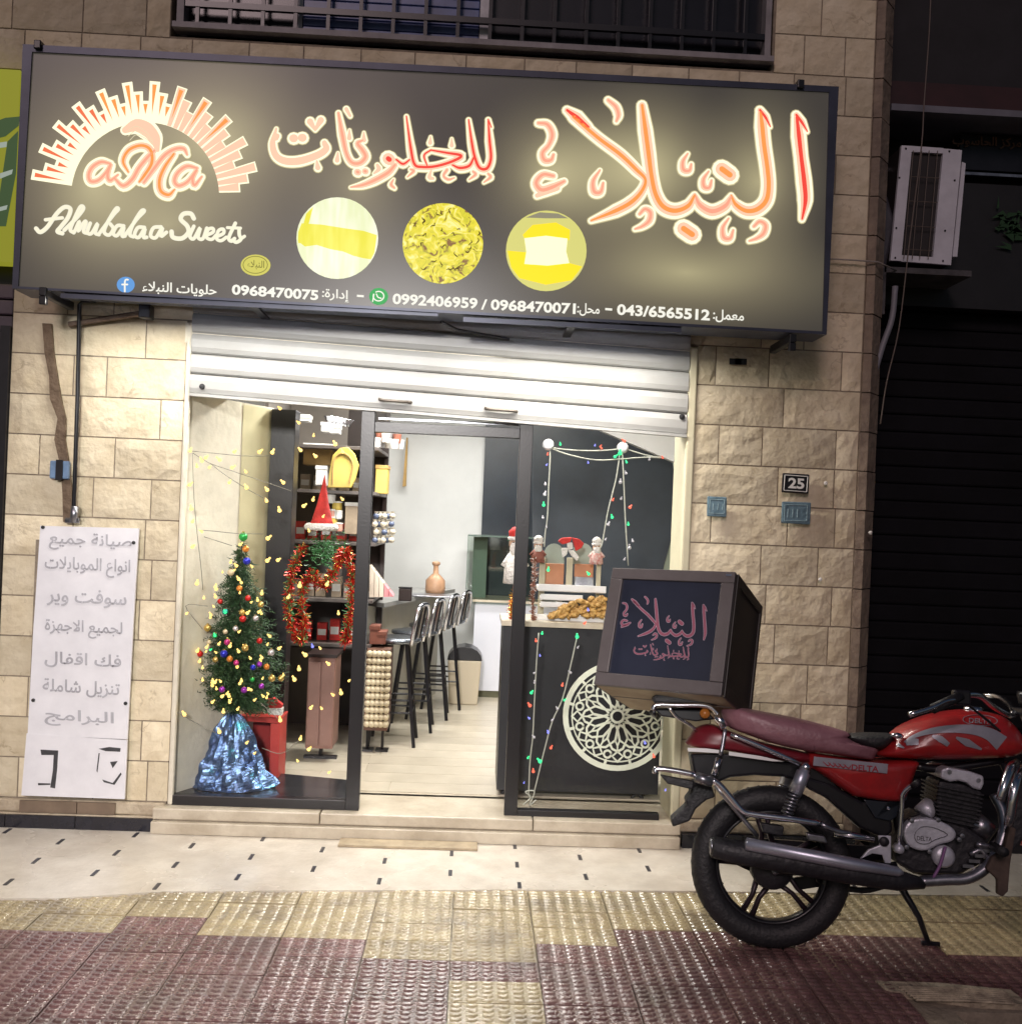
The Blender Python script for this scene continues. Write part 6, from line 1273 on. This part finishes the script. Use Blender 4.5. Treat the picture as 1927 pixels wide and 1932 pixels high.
b = MB(); a = BP(*k5b(815, 960), -.05); c = BP(*k5b(870, 900), -.03); b.tube([a, c], [.038, .034], 14); bb(b, 'carburettor', M['cast'], True)
b = MB(); b.tube([BP(*k5b(1150, 1000), -.05), BP(*k5b(1250, 1080), -.05)], .04, 10); bb(b, 'starter_motor', M['steel'], True)
for pl in (((1170, 1160), (1260, 1180), (1300, 1200)), ((1130, 1230), (1200, 1200), (1240, 1250))): pipe([(*k5b(*q), -.10) for q in pl], .012, M['steel'], 'brake_pedal', 6, 3)
b = MB(); p = BP(*k5b(1290, 1180), -.14); b.tube([p, p+Vector((0, -.10, 0))], .018, 10); bb(b, 'foot_peg', M['rubber'], True)
for dx in range(4): b = MB(); p = BP(*k5b(1120+dx*40, 1310-dx*34), -.11); b.box(p.x-.02, p.x+.02, -.11, -.06, p.z-.006, p.z+.006); bb(b, 'engine_rib', M['steel'])
# exhaust
pipe([(*k5b(1290, 830), -.05), (*k5b(1350, 950), -.08), (*k5b(1350, 1100), -.10), (*k5b(1270, 1280), -.11), (*k5b(1130, 1385), -.12), (*k5b(960, 1400), -.12), (*k5b(800, 1410), -.12)], .021, M['steel'], 'exhaust_pipe', 12, 6)
b = MB(); a0 = BP(*k4(470, 1178), -.16); a1 = BP(*k4(700, 1225), -.16); a2 = BP(*k4(1390, 1345), -.155); a3 = BP(*k5b(640, 1400), -.14); a4 = BP(*k5b(820, 1425), -.12)
b.tube([a0, a0.lerp(a1, .06), a1, a2, a3, a4], [.032, .041, .046, .046, .04, .02], 16); bb(b, 'silencer', M['engineblack'], True)
b = MB(); sh0 = BP(*k4(705, 1160), -.208); sh1 = BP(*k4(1399, 1292), -.205); sh2 = BP(*k5b(650, 1345), -.188)
b.tube([sh0-Vector((.006, 0, 0)), sh0, sh1, sh2, sh2+Vector((.02, 0, -.004))], [.008, .024, .024, .018, .005], 10); bb(b, 'heat_shield', M['shield'], True)
b = MB(); b.lathe([(.012, .0), (.032, .0), (.034, .01)], a0+Vector((-.004, 0, 0)), 14, 'x'); bb(b, 'silencer_end', M['steel'], True)
# rails and guards
pipe([(*k4(85, 270), -.13), (*k4(110, 235), -.13), (*k4(260, 236), -.13), (*k4(440, 240), -.13), (*k4(510, 290), -.13), (*k4(550, 350), -.13)], .010, M['chrome'], 'rack_rail', 10, 5)
pipe([(*k4(190, 250), -.12), (*k4(245, 315), -.11), (*k4(320, 360), -.09), (*k4(370, 400), -.07)], .007, M['chrome'], 'rack_stay', 8, 4)
pipe([(*k4(85, 270), -.13), (*k4(95, 300), -.10), (*k4(95, 300), .12), (*k4(90, 262), .14), (*k4(440, 250), .14)], .010, M['blackpaint'], 'rack_rail', 8, 2)
b = MB(); b.tube([BP(*k4(505, 300), -.14), BP(*k4(562, 385), -.14)], .017, 10); bb(b, 'rail_clamp', M['chrome'], True)
slab(P4((75, 185), (110, 165), (250, 165), (400, 172), (545, 190), (560, 240), (430, 238), (90, 228)), -.12, .12, M['rubber'], 'rack_pad', .012)
slab(P4((90, 260), (440, 270), (500, 330), (370, 345), (140, 310)), -.08, .08, M['blackpaint'], 'rack_plate', .006)
b = MB(); b.tube([BP(*k4(430, 290), -.09), BP(*k4(430, 290), -.12)], .02, 10); bb(b, 'indicator', mat('amber', (.35, .12, .02), .3), True)
pipe([(*k4(565, 395), -.14), (*k4(552, 480), -.15), (*k4(535, 570), -.16)], .008, M['steel'], 'side_rail', 8, 3); b = MB(); b.tube([BP(*k4(525, 590), -.16), BP(*k4(492, 700), -.16)], .013, 8); bb(b, 'side_rail', M['chrome'], True)
pipe([(*k4(600, 430), -.15), (*k4(800, 510), -.15), (*k4(1060, 625), -.14)], .0095, M['chrome'], 'side_rail', 8, 4)
pipe([(*k4(100, 690), -.17), (*k4(110, 660), -.17), (*k4(230, 672), -.17), (*k4(370, 700), -.17)], .012, M['chrome'], 'rear_guard', 8, 4)
b = MB(); b.tube([BP(*k4(365, 715), -.17), BP(*k4(480, 745), -.17)], .021, 10); bb(b, 'rear_guard', M['steel'], True)
pipe([(*k4(480, 735), -.17), (*k4(530, 770), -.17), (*k4(600, 850), -.17), (*k4(680, 940), -.17), (*k4(760, 965), -.17), (*k4(1000, 995), -.17), (*k4(1200, 1025), -.16)], .0125, M['chrome'], 'rear_guard', 10, 5)
pipe([(*k4(1200, 1025), -.16), (*k4(1310, 1075), -.15), (*k4(1399, 1090), -.14)], .010, M['steel'], 'rear_guard', 8, 3)
pipe([(*k4(500, 770), -.16), (*k4(640, 940), -.15), (*k4(780, 1110), -.14)], .009, M['steel'], 'guard_stay', 8, 3)
slab(P4((130, 700), (360, 745), (350, 800), (180, 760)), -.155, -.12, M['rubber'], 'guard_pad', .006)
b = MB(); b.tube([BP(*k5b(225, 1085), -.14), BP(*k5b(490, 1130), -.13)], [.016, .012], 8); bb(b, 'rear_peg_stay', M['chrome'], True)
slab(P5((520, 1105), (605, 1108), (605, 1290), (565, 1290), (548, 1235), (480, 1225), (400, 1262), (455, 1200), (530, 1170)), -.16, -.145, M['cast'], 'foot_bracket', .003)
b = MB(); p = BP(*k5b(558, 1145), -.165); b.lathe([(.0005, -.004), (.018, -.004), (.018, .01)], p, 14, 'y'); bb(b, 'bracket_boss', M['engineblack'], True)
slab(P4((800, 1020), (960, 1045), (950, 1110), (820, 1090)), -.12, -.08, M['engineblack'], 'brake_plate', .006); slab(P4((1110, 1090), (1230, 1110), (1250, 1160), (1120, 1140)), -.12, -.08, M['steel'], 'brake_arm', .006)
pipe([(*k5b(780, 755), -.15), (*k5b(735, 775), -.14), (*k5b(680, 830), -.13), (*k5b(672, 950), -.13), (*k5b(655, 1180), -.13)], .0085, M['chrome'], 'kick_lever', 8, 3)
b = MB(); b.tube([BP(*k5b(745, 775), -.14), BP(*k5b(785, 748), -.17)], .012, 8); bb(b, 'kick_pedal', M['rubber'], True)
b = MB(); p = BP(*k5b(660, 1195), -.14); b.lathe([(.0005, -.01), (.016, -.008), (.02, .03)], p, 12, 'y'); bb(b, 'kick_boss', M['cast'], True)
b = MB(); p = BP(*k5b(655, 1180), -.1); b.tube([BP(*k5b(965, 1180), -.13), BP(*k5b(930, 1300), -.13), BP(*k5b(885, 1385), -.13)], .006, 6, sm=4); bb(b, 'brake_cable', mat('violet_cable', (.25, .12, .28), .3), True)
# side stand (far side), reaching the pavement
sf = BI @ G(1752, 1783, .004); b = MB(); b.tube([BP(*k5b(670, 1450), .10), BP(*k5b(790, 1650), .14), sf], [.015, .012, .010], 8); bb(b, 'side_stand', M['blackpaint'], True)
b = MB(); b.tube([sf+Vector((-.03, 0, .006)), sf+Vector((.04, 0, .006))], .01, 6); bb(b, 'stand_foot', M['blackpaint'])
pipe([(*k4(1180, 1370), .0), (*k5b(150, 1420), .02), (*k5b(400, 1470), .03), (*k5b(560, 1440), .03)], .012, M['engineblack'], 'centre_stand', 6, 3); slab(P4((1020, 1390), (1250, 1350), (1250, 1440), (1050, 1470)), .05, .07, M['blackpaint'], 'chain_adjuster', .004)
# leg guard with flap
pipe([(*k5b(1440, 620), -.05), (*k5b(1400, 650), -.2), (*k5b(1360, 760), -.25), (*k5b(1330, 870), -.25)], .016, M['chrome'], 'leg_guard', 10, 4)
pipe([(*k5b(1470, 660), -.1), (*k5b(1430, 760), -.22), (*k5b(1385, 1040), -.22)], .017, M['chrome'], 'leg_guard', 10, 4)
slab(P5((1395, 1040), (1440, 1060), (1400, 1300), (1385, 1480), (1350, 1515), (1315, 1500), (1315, 1400), (1240, 1330), (1280, 1250), (1360, 1200)), -.16, -.13, mat('dusty_rubber', (.10, .07, .055), .8, var=.4, vs=12), 'leg_flap', .006)
slab(P5((1440, 640), (1476, 660), (1500, 1100), (1440, 1180), (1380, 1250), (1400, 1050)), -.10, -.06, M['engineblack'], 'leg_shield', .006)
# handlebar, controls, lamp, fork
pipe([(*k5b(1075, 172), -.36), (*k5b(1110, 165), -.34), (*k5b(1200, 175), -.26), (*k5b(1285, 245), -.12), (*k5b(1385, 300), -.04), (*k5b(1420, 300), .04)], .0115, M['chrome'], 'handlebar', 10, 5)
pipe([(*k5b(1420, 300), .04), (*k5b(1400, 240), .15), (*k5b(1320, 180), .3), (*k5b(1220, 170), .38)], .0115, M['chrome'], 'handlebar', 8, 4)
b = MB(); b.tube([BP(*k5b(1070, 172), -.36), BP(*k5b(880, 262), -.40)], .018, 10); bb(b, 'hand_grip', M['rubber'], True)
b = MB(); b.box(*(lambda p: (p.x-.03, p.x+.03, p.y-.02, p.y+.02, p.z-.03, p.z+.025))(BP(*k5b(1070, 180), -.35))); bb(b, 'switch_box', M['blackpaint'], bevel=.008)
pipe([(*k5b(1060, 200), -.37), (*k5b(980, 205), -.40), (*k5b(870, 255), -.43), (*k5b(725, 300), -.45)], [.006, .006, .008, .010], M['chrome'], 'brake_lever', 8, 4)
pipe([(*k5b(1060, 190), -.35), (*k5b(1150, 260), -.25), (*k5b(1340, 420), -.12), (*k5b(1450, 560), -.08)], .005, M['rubber'], 'control_cable', 6, 5)
hx = RC.x+1.02
for s in (-1, 1): b = MB(); b.tube([Vector((hx-.03, s*.085, .98)), Vector((hx+.05, s*.085, .80)), FC+Vector((0, s*.085, 0))], [.02, .021, .024], 12); bb(b, 'fork_leg', M['steel'], True)
b = MB(); b.box(hx-.07, hx+.03, -.11, .11, .955, .985); b.box(hx-.04, hx+.06, -.11, .11, .80, .825); bb(b, 'fork_clamp', M['blackpaint'], bevel=.006)
b = MB(); b.lathe([(.001, -.09), (.05, -.08), (.085, -.02), (.09, .04)], Vector((hx+.16, 0, .88)), 24, 'x'); hl = bb(b, 'headlight', M['blackpaint'], True)
b = MB(); b.lathe([(.088, .041), (.05, .055), (.001, .06)], Vector((hx+.16, 0, .88)), 24, 'x'); bb(b, 'lens', M['caseglass'], True, par=hl)
for s in (-.07, .07): b = MB(); b.lathe([(.001, -.05), (.035, -.04), (.045, .0), (.043, .02), (.001, .02)], Vector((hx-.01, s, 1.03)), 18); bb(b, 'gauge', M['blackpaint'], True)
b = MB(); n = 22; vs = []
for i in range(n+1):
    a = radians(15+140*i/n)
    for y in (-.06, -.03, 0, .03, .06): r = .345-.25*y*y/.06; vs.append(FC+Vector((r*cos(a), y, r*sin(a))))
b.add(vs, [(i*5+j, i*5+5+j, i*5+6+j, i*5+1+j) for i in range(n) for j in range(4)]); o = bb(b, 'front_mudguard', M['redpaint'], True); md = o.modifiers.new('s', 'SOLIDIFY'); md.thickness = .004
for s in (-1, 1): b = MB(); b.tube([Vector((hx, s*.12, .85)), Vector((hx-.02, s*.20, .85))], .01, 6); b.ball(Vector((hx-.02, s*.215, .85)), .03, 8); bb(b, 'indicator', bpy.data.materials['amber'], True)
# ------------------------------------------------------------ delivery box on the rack (tilted)
fx, fy_, fz_ = .72, -1.363, 1.254; rxx, ryy, rzz = -.369, -.031, -.533; bw, bd_, bh = .52, .452, .498
fx, fy_, fz_ = CAM+(Vector((fx, fy_, fz_))-CAM)*1.06
BR = Matrix.Rotation(rzz, 4, 'Z') @ Matrix.Rotation(rxx, 4, 'X') @ Matrix.Rotation(ryy, 4, 'Y')
dbx = thing('delivery_box', (fx, fy_, fz_), 'grey framed black delivery box with pink Arabic lettering tilted on the motorcycle rack', 'box')
dbx.rotation_euler = BR.to_euler()
fr_m = mat('box_frame', (.115, .098, .10), .42, metal=.2, rgb2=(.085, .070, .070), vs=4, bump=.05); pn_ = mat('box_panel', (.016, .019, .036), .32, var=.3, vs=3); br_m = mat('box_side', (.028, .022, .02), .4, rgb2=(.018, .014, .013), vs=5)
ply = mat('box_plywood', (.42, .34, .23), .6, rgb2=(.28, .20, .13), vs=5)
def lb_(x0, x1, y0, y1, z0, z1, m, name, bev=.003): b = MB(); b.box(x0, x1, y0, y1, z0, z1); return b.build(name, m, dbx, bevel=bev, world=False)
W2_, H2 = bw/2, bh/2; fwid = .052
lb_(-W2_, W2_, .004, .03, H2-fwid*.9, H2, fr_m, 'frame_bar'); lb_(-W2_, W2_, .004, .03, -H2, -H2+fwid, fr_m, 'frame_bar'); lb_(-W2_, -W2_+fwid, .003, .029, -H2+fwid+.0005, H2-fwid*.9-.0005, fr_m, 'frame_bar'); lb_(W2_-fwid, W2_, .003, .029, -H2+fwid+.0005, H2-fwid*.9-.0005, fr_m, 'frame_bar')
lb_(-W2_+fwid, W2_-fwid, .018, .028, -H2+fwid, H2-fwid*.9, pn_, 'sign_panel', 0)
for x in (-1, 1): 
    xa = x*W2_; x0, x1 = sorted((xa, xa-x*.012))
    lb_(x0, x1, .0302, bd_, -H2+.0125, H2-.0125, br_m, 'side_wall')
    x0, x1 = sorted((xa+x*.008, xa+x*.0005))
    lb_(x0, x1, .0305, .075, -H2, H2, br_m, 'corner_strip'); lb_(x0, x1, bd_-.03, bd_, -H2, H2, br_m, 'corner_strip'); lb_(x0, x1, .0755, bd_-.0305, H2-.04, H2, br_m, 'corner_strip'); lb_(x0, x1, .0755, bd_-.0305, -H2, -H2+.05, br_m, 'corner_strip')
lb_(-W2_, W2_, .0302, bd_, H2-.012, H2, br_m, 'lid'); lb_(-W2_, W2_, .0302, bd_, -H2, -H2+.012, ply, 'bottom_board'); lb_(-W2_+.0125, W2_-.0125, bd_-.012, bd_, -H2+.0125, H2-.0125, br_m, 'back_wall')
lb_(-W2_+.01, W2_-.01, .20, .204, -H2-.0025, -H2-.0005, fr_m, 'bottom_seam', 0)
b = MB(); b.box(W2_-.035, W2_-.012, -.001, .003, H2-.02, H2-.012); b.build('corner_plate', M['chrome'], dbx, world=False)
# lettering of the shop sign repeated in dull pink
IB = (Matrix.Translation((fx, fy_, fz_)) @ BR).inverted(); CB = IB @ CAM
def XP(u, v):
    r = IB.to_3x3() @ ray(u, v); return CB + r*((.0175-CB.y)/r.y)
zx = zr(1150, 1100, 4.7)
def mapbox(x, y):              # from the big sign's drawing into the box panel's drawing
    return zx(428+ (x-80)*.472+ (y-500)*(-.02), 455+(y-110)*.50+(x-800)*.028)
PK = [mat('paint_pink_edge', (.34, .27, .33), .5), mat('paint_pink', (.24, .06, .10), .5), mat('paint_rose', (.30, .05, .09), .5)]
PKM = [PK[0], PK[1], PK[2], PK[2], PK[2]]
def boxletter(L, mp, px, sw):
    mb = MB(); LN[0] += 1; e = (LN[0] % 5)*.0001
    for s in L:
        P = [mp(*p) for p in s[0]]; w = s[1] if hasattr(s[1], '__len__') else [s[1]]*len(P); w = [x*px for x in w]
        ribbon(mb, P, [x*.8+2*sw for x in w], XP, .0006+e, 0, NY, k=4); ribbon(mb, P, [x*.8 for x in w], XP, .0011+e, 1, NY, k=4)
    mb.build('letter', PKM[:3], dbx, world=False)
for L in NAME: boxletter(L, mapbox, .9432/4.7*.49, .7)
for L in W2: boxletter(L, lambda x, y: zx(548+(x-80)*.318, 880+(y-130)*.262+(x-800)*.012), .9432/4.7*.30, .35)
